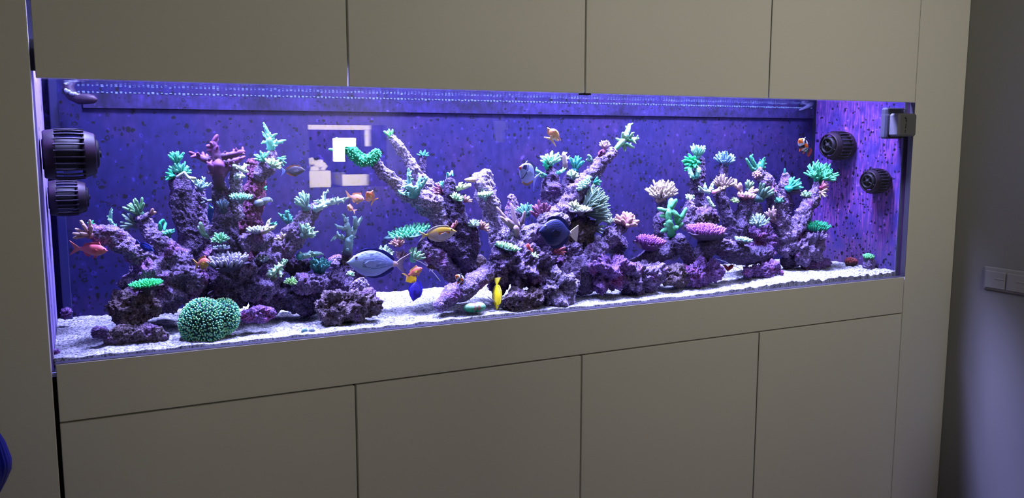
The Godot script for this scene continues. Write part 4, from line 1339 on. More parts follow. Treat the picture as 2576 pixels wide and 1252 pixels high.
	boulder("spiky purple rubble boulder right of the diagonal arm foot", 1532, 690, 60, 42, -0.075, "purple", 0.0, 1.9)
	boulder("spiky rubble boulder below the smaller purple table coral", 1612, 700, 54, 40, -0.07, "", 4.0, 1.8)
	rock_arm("dark speckled column behind the masked surgeonfish", [-0.16, -0.15], [1384, 428, 13, 1385, 452, 21, 1386, 484, 25, 1390, 522, 27, 1396, 565, 27], "dark", 0.9)
	rock_arm("shorter dark column right of the speckled column", -0.19, [1432, 440, 11, 1433, 462, 17, 1430, 495, 19, 1428, 535, 21], "dark", 0.8)
	rock_arm("long rock arm rising to the green staghorn near the waterline", [-0.12, -0.12], [1543, 381, 12, 1515, 404, 18, 1485, 440, 21, 1460, 476, 24, 1430, 512, 26, 1400, 548, 26], "", 1.2)
	boulder("pale flat mound above the midnight blue surgeonfish", 1392, 556, 42, 20, -0.08, "pale", -6.0)
	boulder("brown shaded boulder under the grey-mint fan coral", 1456, 582, 42, 34, -0.12, "brown")
	rock_arm("dark trunk behind the cream tail of the midnight blue fish", -0.14, [1474, 570, 22, 1474, 605, 21, 1466, 648, 21], "dark", 0.7)
	boulder("dark prickly boulder below the midnight blue surgeonfish", 1418, 640, 44, 34, -0.11, "", 0.0, 1.8)
	boulder("lavender boulder left of the midnight blue surgeonfish head", 1352, 614, 30, 34, -0.09)
	# right reef
	rock_arm("dark stalk rock under the cream bushy coral", -0.18, [1662, 496, 14, 1668, 530, 13, 1676, 566, 15], "dark", 0.6)
	rock_arm("dark column behind the thick green staghorn", -0.16, [1664, 548, 20, 1672, 590, 26, 1690, 632, 24], "dark", 0.8)
	rock_arm("arched dark rock bridge under the smaller purple table coral", [-0.1, -0.11], [1600, 672, 24, 1648, 642, 27, 1700, 610, 20], "dark", 0.7)
	rock_arm("left limb of the dark V-shaped rock pair below the green staghorn", -0.09, [1706, 602, 18, 1722, 632, 19, 1742, 662, 15], "dark", 0.6)
	rock_arm("right limb of the dark V-shaped pair under the large purple table coral", -0.085, [1792, 592, 24, 1776, 626, 25, 1752, 660, 18], "dark", 0.7)
	rock_arm("tall dark column topped by the teal fan bush", -0.2, [1762, 402, 13, 1755, 440, 17, 1753, 482, 17, 1760, 522, 21, 1766, 566, 23], "dark", 0.8)
	rock_arm("small blue-lit column behind the green staghorn tips", -0.16, [1735, 508, 12, 1735, 532, 17, 1735, 565, 19])
	boulder("triangular brown rock behind the large purple table coral", 1776, 546, 38, 24, -0.17, "brown", 14.0)
	rock_arm("left limb of the tall dark V under the lavender-brown bush", [-0.13, -0.12], [1810, 488, 15, 1822, 522, 16, 1838, 562, 20, 1852, 606, 26], "dark", 0.6)
	rock_arm("right limb of the tall dark V under the pale pink shelf coral", [-0.12, -0.12], [1880, 500, 17, 1870, 534, 19, 1860, 572, 23, 1852, 620, 28], "dark", 0.6)
	rock_arm("pointed lavender column right of the tall dark V", -0.16, [1892, 502, 8, 1898, 526, 15, 1906, 556, 19, 1916, 594, 20])
	rock_arm("curving lavender arm under the green claw coral", [-0.15, -0.14], [1906, 434, 14, 1925, 456, 18, 1942, 487, 21, 1955, 522, 22, 1963, 562, 24, 1970, 604, 23])
	rock_arm("cone-shaped rock with a single teal spike", -0.2, [1974, 440, 8, 1976, 462, 16, 1976, 492, 17, 1978, 535, 17])
	rock_arm("rightmost long arm carrying the flat green tiered coral", [-0.14, -0.13], [2060, 462, 14, 2050, 490, 16, 2030, 525, 19, 2010, 560, 18, 1990, 596, 17, 1970, 632, 17])
	boulder("purple rubble boulder at the foot of the curving arms", 1900, 612, 58, 40, -0.13, "purple", 0.0, 1.6)
	boulder("large lavender boulder under the green fringed anemone", 2024, 622, 46, 40, -0.13, "", 0.0, 1.4)
	rock_arm("horizontal dark slab lying above the red shrimp", [-0.085, -0.09], [1800, 618, 18, 1850, 638, 25, 1900, 642, 23, 1932, 636, 17], "dark", 0.7)
	rock_arm("pale knobby slab end below the large purple table coral", -0.085, [1797, 604, 13, 1828, 616, 16, 1852, 622, 12])
	boulder("crumbly rubble stone on the sand left of the shrimp hollow", 1700, 692, 46, 24, -0.075, "brown", 0.0, 1.8)
	boulder("larger purple rubble pile beside the red shrimp", 1765, 684, 58, 27, -0.07, "purple", 3.0, 1.9)
	boulder("pink-edged rubble rock right of the red shrimp", 1922, 682, 60, 20, -0.075, "purple", 0.0, 1.9)
	boulder("dark small boulder behind the pink-edged rubble", 1990, 655, 34, 18, -0.14, "dark")
	boulder("low rubble strip at the right end of the reef", 2054, 664, 46, 15, -0.13, "purple", 6.0, 1.7)
	boulder("blue-lavender stone under the small green dome coral", 2186, 668, 16, 18, -0.082, "", 0.0, 0.9)
	boulder("flat algae-spotted stone half sunk in sand at the right", 2108, 693, 34, 4, -0.078, "pale")


# ---------------------------------------------------------------- corals
func corals() -> void:
	var teal := lit(70, 215, 190)
	var green := lit(30, 225, 140)
	var deep := lit(40, 130, 145)
	var mint := lit(190, 250, 228)
	var lemon := lit(225, 242, 195)
	var lav := lit(150, 135, 205)
	var pale := lit(215, 215, 240)
	var pink := lit(222, 150, 190)
	var sky := lit(150, 205, 240)
	var grey := lit(125, 160, 175)
	var plum := lit(120, 65, 115)
	var violet := lit(150, 75, 195)
	var bark := lit(70, 45, 70)
	var stone := lit(120, 105, 150)
	# left reef
	bush("pinkish-beige finger coral at the free end of the lowest left arm", 224, 590, -0.085, 40, 6.0, 9, 62, 130, lit(170, 110, 140), lit(225, 180, 195))
	bush("tiny bright green coral tuft behind the pinkish-beige finger coral", 228, 566, -0.11, 14, 3.0, 5, 60, 80, green, lit(130, 255, 190))
	antler("slender mint spike coral standing on the lowest left arm", -0.12, [[284, 574, 278, 552, 5, 4], [278, 552, 278, 530, 5, 3], [284, 572, 292, 566, 4]], lit(90, 170, 190), lit(170, 235, 240), 6)
	bush("olive-green knobby bush at the tip of the second left arm", 350, 538, -0.15, 44, 5.5, 10, 50, 112, lit(85, 140, 120), lit(150, 200, 170))
	bush("grey ridged finger coral drooping left of the olive-green bush", 342, 566, -0.15, 42, 4.5, 8, 45, 150, lit(100, 105, 130), lit(140, 165, 170))
	antler("pair of pink knobs on the thin rock twig", -0.14, [[380, 538, 384, 526, 5, 4], [382, 536, 391, 534, 5, 4]], lit(150, 80, 120), lit(225, 160, 180))
	antler("small teal loop-shaped coral on the second left arm", -0.12, [[403, 578, 402, 562, 5, 4.5], [402, 562, 409, 553, 4.5], [409, 553, 416, 562, 4.5], [416, 562, 413, 578, 4.5]], lit(50, 170, 160), teal)
	table("small teal encrusting plate beside the loop-shaped coral", 424, 586, -0.11, 15, 16, 5, 3.0, teal, lit(150, 240, 230), deep, 15)
	bush("upper tier of the teal coral over the dark round column", 445, 408, -0.17, 32, 4.5, 10, 52, 92, lit(50, 160, 160), lit(110, 235, 215), 2)
	bush("wider lower tier of the teal coral on the dark round column", 455, 436, -0.17, 33, 4.5, 16, 80, 84, lit(55, 160, 165), lit(130, 235, 220), 1)
	bush("small green knobs at the left shoulder of the dark round column", 436, 443, -0.165, 22, 4.5, 7, 55, 165, lit(30, 160, 130), lit(70, 235, 190))
	antler("short yellow-white finger at the right shoulder of the dark column", -0.15, [[470, 446, 492, 449, 5]], lemon, lit(240, 250, 210))
	antler("white ridge coral arched over the dark round column", -0.145, [[446, 446, 462, 434, 5], [462, 434, 477, 450, 5]], lav, pale)
	bush("pale blue bush at the top of the lavender column", 504, 474, -0.18, 30, 4.0, 13, 70, 80, lit(120, 140, 200), lit(190, 225, 245), 1)
	antler("brown star-shaped coral with thick pink-tipped arms on a dark stalk", -0.11, [[552, 472, 548, 408, 12, 18], [546, 405, 537, 354, 14, 7], [540, 408, 488, 389, 12, 6], [550, 395, 613, 382, 9, 7], [550, 412, 606, 400, 10, 7], [554, 445, 580, 408, 10, 9], [546, 448, 527, 412, 9, 8]], lit(26, 14, 46), lit(130, 64, 150), 9, "star_coral", 0.02)
	antler("teal spike coral at the very top of the rock cone", -0.13, [[683, 376, 677, 347, 9, 8], [677, 347, 667, 317, 7, 4], [677, 350, 663, 338, 5], [679, 350, 691, 338, 5], [682, 362, 711, 354, 6], [679, 358, 661, 357, 5], [684, 364, 694, 368, 4]], lit(90, 200, 205), lit(160, 245, 235), 5)
	bush("teal knobby coral left of the rock cone", 662, 402, -0.12, 26, 4.5, 11, 65, 120, lit(80, 190, 190), lit(150, 240, 230))
	bush("pale mint bush at the right foot of the rock cone", 686, 418, -0.10, 26, 4.5, 20, 82, 60, lit(150, 215, 210), lit(235, 252, 225))
	bush("drooping teal coral right of the rock cone", 700, 400, -0.13, 22, 3.5, 7, 50, -15, lit(60, 150, 160), lit(140, 225, 220))
	antler("white branching coral on the slim lavender pillar", -0.1, [[588, 416, 606, 425, 6], [606, 425, 623, 432, 6], [609, 425, 619, 414, 5], [596, 438, 615, 444, 6], [590, 446, 604, 440, 5]], lit(190, 200, 225), lit(240, 246, 245), 3)
	table("pale mint cushion coral spread across the maroon column's foot", 606, 498, -0.09, 27, 46, 8, 2.6, lit(140, 205, 220), mint, lit(90, 120, 150), 0)
	bush("bluish fan of slender tips on the dark trunk rock", 562, 530, -0.1, 32, 2.8, 20, 40, 90, lit(60, 70, 115), lit(150, 170, 220))
	antler("grey leafless twig coral left of the bluish fan", -0.15, [[542, 504, 523, 505, 5, 4], [523, 505, 508, 497, 4, 3], [523, 506, 506, 510, 3]], lit(90, 95, 150), lit(130, 135, 190))
	bush("small bright green coral on the maroon column's shady side", 662, 476, -0.15, 11, 3.5, 5, 65, 60, green, lit(120, 250, 200))
	antler("pale clam-shaped coral jutting from the maroon column's right side", -0.13, [[644, 512, 660, 507, 8, 9], [660, 507, 676, 500, 9, 7], [676, 500, 684, 506, 6, 4]], lit(90, 95, 140), lit(205, 215, 240))
	antler("dark teal three-fingered coral left of the slanting arm", -0.15, [[732, 566, 706, 542, 6, 5], [732, 564, 720, 531, 6, 5], [734, 566, 728, 540, 5]], lit(30, 110, 120), lit(90, 190, 190), 8)
	bush("blue-white knobby coral on the slanting arm's upper end", 770, 522, -0.12, 42, 5.0, 11, 42, 118, lit(125, 160, 205), lit(190, 232, 235))
	antler("spiky white-blue branch pointing at the level pale pink anthias", -0.12, [[792, 527, 814, 514, 9, 7], [812, 515, 796, 505, 5], [814, 514, 816, 484, 6, 4], [816, 488, 826, 480, 3], [814, 512, 846, 506, 7, 6], [846, 506, 869, 500, 6, 4]], lit(150, 180, 225), lit(215, 240, 248), 6)
	bush("grey-blue bushy coral on the right flank of the slanting arm", 764, 592, -0.10, 36, 4.5, 16, 62, 48, lit(120, 150, 175), lit(190, 225, 225), 1)
	bush("small rust-tipped coral on the slanting arm", 708, 602, -0.1, 18, 4.0, 8, 70, 105, lit(150, 90, 110), lit(215, 190, 205))
	table("white plate coral on the undercut ledge", 645, 580, -0.085, 24, 24, 7, 4.0, lit(185, 180, 220), lit(230, 232, 245), lav, 0)
	antler("pink-tipped forked coral on the undercut ledge", -0.08, [[658, 584, 676, 577, 7, 6], [676, 577, 690, 571, 6, 5], [668, 578, 677, 554, 5, 4]], lit(180, 130, 160), lit(220, 215, 200), 3)
	antler("thin teal leaf coral pointing right above the forked coral", -0.11, [[676, 563, 697, 563, 4, 2]], lit(40, 130, 140), lit(80, 190, 185), 4)
	antler("grey-green two-fingered coral left of the lavender brain-like knob", -0.12, [[514, 592, 504, 560, 6, 5], [512, 592, 499, 570, 5, 4], [514, 590, 524, 598, 6]], lit(110, 160, 160), lit(190, 220, 210))
	boulder("smooth lavender brain-like knob coral behind the mint-green bush", 529, 580, 15, 15, -0.13, "pale", 0.0, 0.3).set_meta("category", "coral")
	bush("mint-green cushion bush in front of the dark trunk", 554, 606, -0.085, 27, 3.2, 34, 84, 95, lit(40, 190, 150), lit(180, 250, 220))
	table("pale grey plate under the mint-green cushion bush", 556, 624, -0.095, 20, 14, 4, 3.0, lit(150, 160, 205), lit(190, 205, 235), lav, 0)
	table("lavender finger coral cushion beside the small orange anthias", 574, 664, -0.075, 45, 60, 19, 4.6, lit(120, 100, 170), lit(205, 190, 240), lit(60, 45, 90), 4, 0.5, 22)
	antler("cream-green crested coral plug on the reef base boulder", -0.075, [[674, 694, 692, 680, 8, 7], [690, 680, 706, 668, 7, 6], [706, 668, 722, 655, 6, 4], [702, 674, 706, 692, 6], [690, 702, 686, 684, 9]], lit(120, 95, 120), lit(185, 225, 205), 7)
	bush("yellow-green cushion coral on the layered rock", 732, 712, -0.085, 18, 3.2, 26, 86, 90, lit(70, 180, 120), lit(205, 248, 180))
	bush("lavender frilled coral left of the slanting arm's foot", 662, 656, -0.1, 20, 3.5, 12, 75, 95, lav, lit(190, 195, 225))
	antler("teal leaf-like coral with a pink end over the dark shaded boulder", -0.12, [[750, 646, 778, 641, 9, 7], [778, 641, 804, 637, 7, 6]], lit(60, 165, 190), lit(180, 215, 220), 8)
	bush("dark teal knobby bush standing left of the smooth round stone", 804, 692, -0.12, 50, 5.0, 14, 42, 90, lit(28, 75, 95), lit(85, 165, 180), 2)
	antler("purple-blue staghorn with pale blue tips above the large surgeonfish", -0.13, [[873, 640, 880, 598, 12, 10], [880, 598, 872, 560, 8, 7], [880, 600, 893, 573, 8, 7], [893, 573, 894, 546, 6, 5], [893, 572, 909, 548, 5, 4], [872, 560, 865, 544, 6, 4], [874, 577, 848, 569, 6, 4], [872, 602, 848, 592, 7, 5], [848, 592, 837, 601, 5, 4], [884, 586, 870, 574, 5]], lit(72, 38, 90), lit(185, 220, 248), 4)
	bush("tiny green and white coral under the surgeonfish's chin", 882, 692, -0.1, 13, 3.2, 9, 80, 90, lit(70, 190, 150), lit(235, 248, 230))
	boulder("pale brain-patterned coral disc leaning by the brown-green front rock", 902, 720, 26, 19, -0.085, "pale", 28.0, 0.8, 0.4, "brain_coral").set_meta("category", "coral")
	table("bright green table coral with dark underside on the left boulder", 368, 716, -0.075, 40, 95, 6, 3.0, lit(20, 190, 110), lit(70, 240, 150), lit(60, 50, 60), 4, 0.35, 26)
	goniopora()
	brain()
	# middle reef
	bracket()
	bush("yellow-green tuft at the tip of the upper straight arm", 983, 345, -0.17, 24, 4.0, 6, 42, 118, lit(60, 200, 130), lit(150, 250, 160))
	bush("dark teal tuft on the small dark stub behind the upper arm", 1065, 394, -0.2, 18, 3.2, 9, 72, 92, lit(35, 100, 120), lit(90, 180, 185))
	antler("blue-green staghorn in the fork of the two pale arms", -0.1, [[1046, 490, 1030, 466, 9, 7], [1030, 466, 1028, 432, 7, 4], [1046, 486, 1058, 441, 6, 4], [1050, 482, 1074, 447, 6, 4], [1040, 488, 1006, 486, 6, 3], [1046, 494, 1026, 494, 5], [1052, 488, 1056, 468, 5], [1036, 480, 1015, 470, 4]], lit(80, 150, 180), lit(165, 225, 230), 7)
	bush("magenta striped leaf coral between the pale arms and white plug", 1112, 484, -0.11, 30, 3.6, 11, 42, 155, lit(120, 50, 120), lit(215, 140, 190))
	bush("small teal tuft left of the white plug", 1112, 470, -0.13, 18, 3.0, 8, 60, 110, lit(50, 140, 165), lit(130, 215, 225))
	antler("teal curled coral on the white plug", -0.105, [[1126, 450, 1126, 435, 4, 3], [1126, 435, 1131, 441, 3], [1131, 441, 1137, 430, 3], [1137, 430, 1139, 442, 3], [1124, 453, 1139, 453, 5, 5]], pale, lit(40, 200, 200))
	antler("yellow-white branch pointing right beside the white plug", -0.095, [[1148, 474, 1160, 472, 7, 6], [1158, 472, 1156, 461, 5, 4], [1160, 472, 1183, 464, 6, 5]], lit(200, 225, 205), lit(245, 250, 215), 4)
	bush("pale green bush on the side of the dark curved column", 1148, 502, -0.08, 20, 3.4, 20, 84, 70, lit(90, 170, 140), lit(215, 245, 215))
	bush("pink bush right beside the pale green bush", 1170, 506, -0.085, 18, 3.5, 10, 70, 60, lit(190, 110, 150), lit(235, 185, 205))
	antler("pinkish beak-like coral tip at the top of the broad pale column", -0.12, [[1192, 451, 1170, 452, 8, 3]], lit(190, 130, 150), lit(225, 180, 180))
	table("mint crust coral on the face of the broad pale column", 1220, 492, -0.105, 18, 22, 8, 3.6, lit(160, 215, 205), lit(225, 250, 215), lit(120, 160, 170), 10)
	antler("brown antler coral with five long tapering horns", -0.08, [[1299, 594, 1297, 570, 9, 9], [1297, 572, 1274, 552, 8, 6], [1274, 552, 1250, 521, 6, 3], [1293, 576, 1260, 546, 6, 4], [1299, 570, 1286, 513, 8, 3], [1300, 572, 1313, 560, 7, 6], [1313, 560, 1320, 532, 6, 3]], lit(95, 65, 115), lit(205, 165, 200), 0)
	bush("grey-teal spiky coral behind the antler horns", 1323, 540, -0.13, 36, 3.2, 20, 66, 95, lit(60, 120, 135), lit(135, 195, 200))
	bush("dark magenta hand-shaped coral right of the spiky coral", 1364, 552, -0.1, 50, 6.0, 10, 44, 110, lit(80, 38, 80), lit(170, 95, 160))
	table("mint-yellow table coral at the left of the cauliflower-like boulder", 1276, 624, -0.06, 33, 46, 9, 3.0, lit(90, 200, 160), lit(215, 250, 215), lit(60, 90, 100), -14)
	antler("flat yellowish-white chip coral under the mint-yellow table", -0.055, [[1286, 649, 1312, 646, 5, 3]], lit(180, 210, 200), lit(240, 248, 220))
	antler("small red-pink sponge-like coral on the cauliflower-like boulder", -0.06, [[1331, 632, 1328, 614, 8, 4], [1332, 632, 1337, 628, 7, 6], [1326, 630, 1322, 636, 6]], lit(215, 60, 85), lit(255, 110, 120))
	bush("salmon-pink finger coral below the midnight blue surgeonfish", 1396, 634, -0.075, 30, 4.2, 11, 50, 32, lit(150, 60, 95), lit(230, 120, 150))
	bush("pale lemon nubs on top of the cauliflower-like boulder", 1342, 646, -0.055, 14, 3.6, 9, 80, 80, lit(170, 190, 190), lit(240, 245, 220))
	bush("white cushion coral on the short dark trunk", 1192, 568, -0.08, 20, 3.6, 16, 82, 95, lit(160, 180, 215), lit(225, 240, 245))
	bush("pink bushy coral at the right of the short dark trunk", 1212, 574, -0.075, 22, 3.6, 16, 72, 45, lit(180, 100, 140), lit(240, 185, 195))
	table("large mint-green table coral full of holes behind the orange-shouldered fish", 1030, 584, -0.1, 56, 70, 8, 3.6, lit(60, 205, 170), lit(150, 248, 220), lit(70, 110, 130), 13, 0.2, 20)
	bush("rosy branching coral under the left end of the mint-green table", 1004, 616, -0.09, 26, 3.4, 22, 72, 110, lit(170, 80, 115), lit(240, 180, 200), 1)
	bush("white frilly coral behind the tail of the large surgeonfish", 968, 642, -0.10, 28, 3.4, 22, 82, 95, lit(150, 175, 200), lit(225, 242, 245), 1)
	bush("lavender-pink cushion right of the white frilly coral", 1010, 648, -0.095, 20, 3.6, 20, 84, 80, lit(130, 90, 170), lit(215, 165, 210))
	bush("mint hand-shaped coral above the climbing anthias", 1040, 652, -0.085, 34, 4.0, 18, 58, 62, lit(110, 195, 195), lit(205, 248, 230))
	antler("brown twig coral behind the back of the orange-shouldered fish", -0.11, [[1104, 556, 1090, 522, 5, 3], [1097, 540, 1089, 541, 4, 3]], lit(100, 80, 100), lit(190, 175, 175))
	antler("pink sliver of coral at the snout of the orange-shouldered fish", -0.08, [[1138, 572, 1150, 559, 6, 3]], lit(200, 110, 140), lit(240, 160, 175), 4)
	bush("pale mint bush at the top of the dark speckled column", 1384, 412, -0.16, 34, 4.6, 18, 72, 92, lit(110, 190, 190), lit(205, 250, 225))
	antler("bright green streak on the side of the dark speckled column's head", -0.155, [[1376, 424, 1370, 408, 5, 4]], lit(20, 140, 120), lit(40, 210, 165), 4)
	antler("two teal fingers left of the dark speckled column", -0.15, [[1372, 442, 1348, 428, 5, 4], [1368, 444, 1352, 440, 4, 3]], lit(60, 130, 150), lit(130, 215, 200), 5)
	antler("teal ribbed finger right of the dark speckled column", -0.15, [[1396, 438, 1420, 427, 5, 4]], lit(80, 190, 190), lit(140, 240, 220), 7)
	antler("brown stub coral with white tip beside the shorter dark column", -0.18, [[1422, 424, 1418, 384, 7, 5], [1420, 398, 1409, 393, 4], [1420, 402, 1430, 396, 4]], lit(90, 65, 100), lit(215, 185, 195), 3)
	bush("deep teal bush with a tall spike on the shorter dark column", 1446, 428, -0.18, 38, 4.0, 14, 42, 78, lit(30, 120, 150), lit(85, 190, 205), 1)
	bush("cream-mint flower-like coral in front of the deep teal bush", 1441, 446, -0.17, 22, 4.0, 14, 74, 80, lit(150, 190, 190), lit(230, 248, 215))
	bush("large grey-mint fan coral spreading right above the midnight blue fish", 1462, 534, -0.1, 78, 3.2, 110, 46, 24, lit(55, 60, 80), lit(150, 175, 175), 3)
	bush("lavender-grey fringe coral below the grey-mint fan", 1488, 574, -0.11, 38, 4.0, 13, 46, 18, lit(120, 110, 150), lit(180, 190, 215))
	bush("small white stems left of the pink knobby coral", 1532, 564, -0.095, 20, 3.6, 7, 52, 90, lit(170, 175, 205), lit(235, 240, 240))
	bush("pink-brown knobby coral with fat fingers on the diagonal arm's end", 1574, 566, -0.09, 36, 7.5, 18, 84, 82, lit(150, 90, 125), lit(225, 165, 185))
	table("white shelf coral at the root of the grey-mint fan", 1462, 528, -0.085, 30, 26, 6, 4.0, lit(190, 190, 215), lit(240, 242, 235), lit(130, 110, 150), 4)
	bush("yellow-white finger cluster left of the white shelf coral", 1444, 522, -0.085, 20, 4.0, 9, 66, 88, lit(180, 195, 195), lit(245, 245, 215))
	table("pale mint crust along the long arm below the green staghorn", 1470, 462, -0.1, 24, 30, 6, 3.2, lit(150, 195, 215), lit(220, 245, 235), lit(130, 150, 180), 45)
	bush("teal tuft on the lower edge of the long arm", 1494, 460, -0.105, 20, 4.0, 7, 60, 30, lit(40, 140, 150), lit(110, 215, 205))
	antler("grey-teal pegs on the upper edge of the long arm", -0.125, [[1492, 410, 1481, 390, 5, 4], [1486, 404, 1475, 402, 4, 3]], lit(70, 110, 140), lit(130, 175, 185), 3)
	bush("pink-white twiggy coral on top of the long arm", 1521, 372, -0.12, 22, 3.0, 9, 60, 98, lit(190, 120, 180), lit(240, 205, 230), 2)
	boulder("dark red crust coral on the long arm's shoulder", 1512, 386, 12, 8, -0.105, "maroon", 30.0, 0.8, 0.8, "crust_coral").set_meta("category", "coral")
	antler("green staghorn with cream tips highest at the right of the middle reef", -0.13, [[1541, 382, 1568, 352, 6, 7], [1568, 352, 1577, 334, 8, 7], [1577, 334, 1584, 312, 7, 4], [1566, 353, 1567, 334, 5, 4], [1563, 354, 1550, 348, 4, 3], [1578, 351, 1606, 348, 6, 4], [1584, 348, 1591, 334, 5, 3], [1568, 360, 1572, 377, 6, 4], [1576, 362, 1595, 371, 5, 3], [1590, 351, 1598, 360, 4, 3]], lit(50, 150, 120), lit(170, 205, 180), 2)
	boulder("round yellow-white nub coral on the diagonal arm", 1505, 598, 8, 8, -0.075, "pale", 0.0, 0.4, 0.8, "nub_coral").set_meta("category", "coral")
	# right reef
	bush("cream-pink bushy coral on a dark stalk at the left of the right reef", 1662, 500, -0.18, 50, 4.0, 36, 66, 96, lit(170, 130, 150), lit(240, 208, 215), 2)
	antler("thick green staghorn in front at the left of the right reef", -0.1, [[1690, 592, 1682, 552, 10, 9], [1682, 552, 1678, 530, 9, 8], [1684, 538, 1689, 502, 8, 7], [1689, 522, 1701, 502, 6, 5], [1676, 530, 1656, 524, 6, 5], [1680, 542, 1662, 543, 6, 5], [1688, 530, 1702, 540, 7, 7], [1702, 540, 1702, 560, 7, 6], [1702, 560, 1716, 545, 7, 7], [1714, 548, 1726, 523, 7, 4], [1690, 572, 1672, 564, 6, 5], [1690, 578, 1704, 571, 7, 6], [1704, 571, 1716, 562, 6, 5], [1684, 574, 1664, 582, 7, 5]], lit(30, 145, 105), lit(120, 215, 165), 0)
	table("smaller purple table coral at the left foot of the right reef", 1634, 612, -0.085, 38, 120, 13, 2.6, lit(120, 45, 150), lit(190, 110, 225), lit(110, 60, 130), -6, 0.7, 18)
	table("large purple table coral in front of the right reef", 1775, 584, -0.075, 55, 190, 13, 2.8, lit(130, 60, 170), lit(205, 125, 225), lit(70, 40, 90), -2, 0.5, 22)
	bush("teal fan-shaped bush at the top of the tall dark column", 1753, 396, -0.2, 36, 3.2, 20, 46, 92, lit(80, 140, 160), lit(175, 225, 225))
	bush("bright green frill coral on the tall dark column's left side", 1750, 410, -0.185, 36, 4.6, 18, 46, 172, lit(15, 150, 115), lit(60, 235, 170))
	antler("white-tipped teal V-shaped coral below the bright green frill", -0.18, [[1734, 424, 1740, 443, 6, 6], [1752, 445, 1758, 423, 6, 7], [1740, 444, 1753, 446, 5]], lit(30, 150, 150), lit(190, 250, 235), 6)
	bush("blue bush on a dark stalk right of the tall dark column", 1822, 416, -0.2, 38, 3.4, 22, 62, 92, lit(70, 95, 170), lit(150, 185, 240), 1)
	rock_arm("dark stalk under the blue bush", -0.2, [1822, 412, 11, 1820, 432, 12, 1818, 462, 13], "dark", 0.6)
	bush("lavender-brown cup-shaped bush on the tall dark V", 1816, 474, -0.14, 38, 3.4, 30, 62, 92, lit(90, 60, 85), lit(205, 170, 190))
	antler("white and mint fingered coral left of the tall dark V", -0.14, [[1760, 478, 1786, 482, 5, 5], [1776, 480, 1773, 466, 5, 4], [1786, 480, 1793, 462, 5, 4], [1768, 480, 1760, 470, 4]], lit(150, 130, 200), lit(205, 250, 230), 3)
	antler("pink-white finger lying across the tall dark V's left limb", -0.125, [[1794, 484, 1812, 476, 6, 5], [1812, 476, 1827, 469, 5, 4]], lit(190, 110, 160), lit(240, 200, 215), 4)
	table("pale pink shelf coral on the tall dark V's right limb", 1876, 494, -0.115, 24, 18, 8, 4.0, lit(200, 130, 170), lit(235, 190, 205), lit(190, 100, 150), -5)
	antler("lavender knobby horns above the pale pink shelf coral", -0.125, [[1864, 492, 1861, 462, 6, 5], [1862, 476, 1846, 464, 5, 4], [1850, 468, 1851, 452, 4, 4], [1882, 488, 1906, 478, 6, 5], [1884, 482, 1896, 470, 4]], lit(120, 70, 125), lit(225, 180, 205), 2)
	bush("grey-mint leaf coral behind the lavender knobby horns", 1882, 476, -0.15, 24, 4.0, 8, 40, 85, lit(110, 150, 150), lit(185, 220, 200))
	bush("small yellow-mint cushion inside the tall dark V", 1849, 508, -0.12, 14, 3.0, 14, 85, 85, lit(120, 205, 170), lit(235, 250, 190))
	bush("grey-green finger bush right of the pale pink shelf", 1910, 500, -0.135, 42, 5.0, 11, 40, 62, lit(75, 105, 115), lit(130, 165, 165))
	antler("green claw coral with four curved fingers on the curving arm", -0.15, [[1894, 428, 1877, 399, 5, 3], [1904, 426, 1888, 392, 6, 4], [1905, 424, 1914, 406, 5, 4], [1916, 426, 1922, 399, 6, 4], [1896, 426, 1918, 426, 6, 6]], lit(35, 125, 120), lit(95, 205, 180), 3)
	bush("pinkish nub cluster at the head of the curving arm", 1905, 440, -0.13, 13, 4.0, 14, 86, 120, lit(170, 90, 150), lit(225, 165, 205))
	antler("single teal spike on the cone-shaped rock", -0.2, [[1974, 440, 1974, 424, 4, 2]], lit(60, 150, 160), lit(110, 200, 200))
	bush("teal frill coral on the right of the cone-shaped rock", 1984, 474, -0.18, 36, 3.6, 14, 44, 30, lit(40, 160, 165), lit(110, 240, 220), 1)
	antler("grey-purple chip coral under the teal frill", -0.18, [[1990, 483, 2013, 481, 7, 5]], lit(80, 60, 110), lit(120, 95, 150), 4)
	bush("small teal tuft on the curving arm's lower half", 1958, 508, -0.125, 16, 3.4, 9, 78, 95, lit(50, 130, 145), lit(120, 195, 200))
	bush("greenish nubby coral left of the rightmost arm", 2028, 494, -0.14, 18, 3.6, 13, 72, 108, lit(90, 130, 130), lit(185, 215, 190))
	bush("flat green tiered coral at the top of the rightmost arm", 2062, 452, -0.14, 48, 3.8, 30, 80, 84, lit(35, 150, 125), lit(110, 230, 190), 2)
	bush("pink-red fingers on the rightmost arm's head", 2066, 472, -0.12, 20, 4.0, 9, 52, 18, lit(170, 60, 115), lit(240, 160, 195))
	bush("white-pink fringe below the pink-red fingers", 2064, 484, -0.12, 18, 3.2, 12, 76, -20, lit(190, 140, 160), lit(250, 225, 220))
	table("green fringed anemone-like coral over purple stripes at the reef's right end", 2054, 578, -0.12, 31, 150, 15, 1.8, lit(20, 120, 110), lit(60, 205, 160), lit(85, 50, 120), 0, 0.9, 26, "fringe_coral")
	bush("purple striped skirt under the green fringed coral", 2056, 604, -0.11, 34, 3.4, 16, 62, 90, lit(80, 40, 100), lit(170, 140, 225))
	bush("white-blue flower-like coral at the foot of the curving arms", 1908, 566, -0.1, 32, 3.6, 28, 78, 95, lit(130, 150, 200), lit(215, 232, 248), 1)
	bush("lavender-pink fingers right of the white-blue flower-like coral", 1944, 552, -0.11, 34, 4.0, 8, 36, 112, lit(130, 85, 130), lit(220, 175, 205))
	table("pale teal plate coral over the horizontal dark slab", 1870, 604, -0.075, 24, 34, 5, 3.0, lit(120, 170, 190), lit(185, 220, 225), lit(120, 110, 140), -6)
	bush("small white-mint tuft on the blue-lit column", 1735, 504, -0.16, 18, 3.4, 9, 60, 92, lit(150, 205, 205), lit(225, 252, 235))
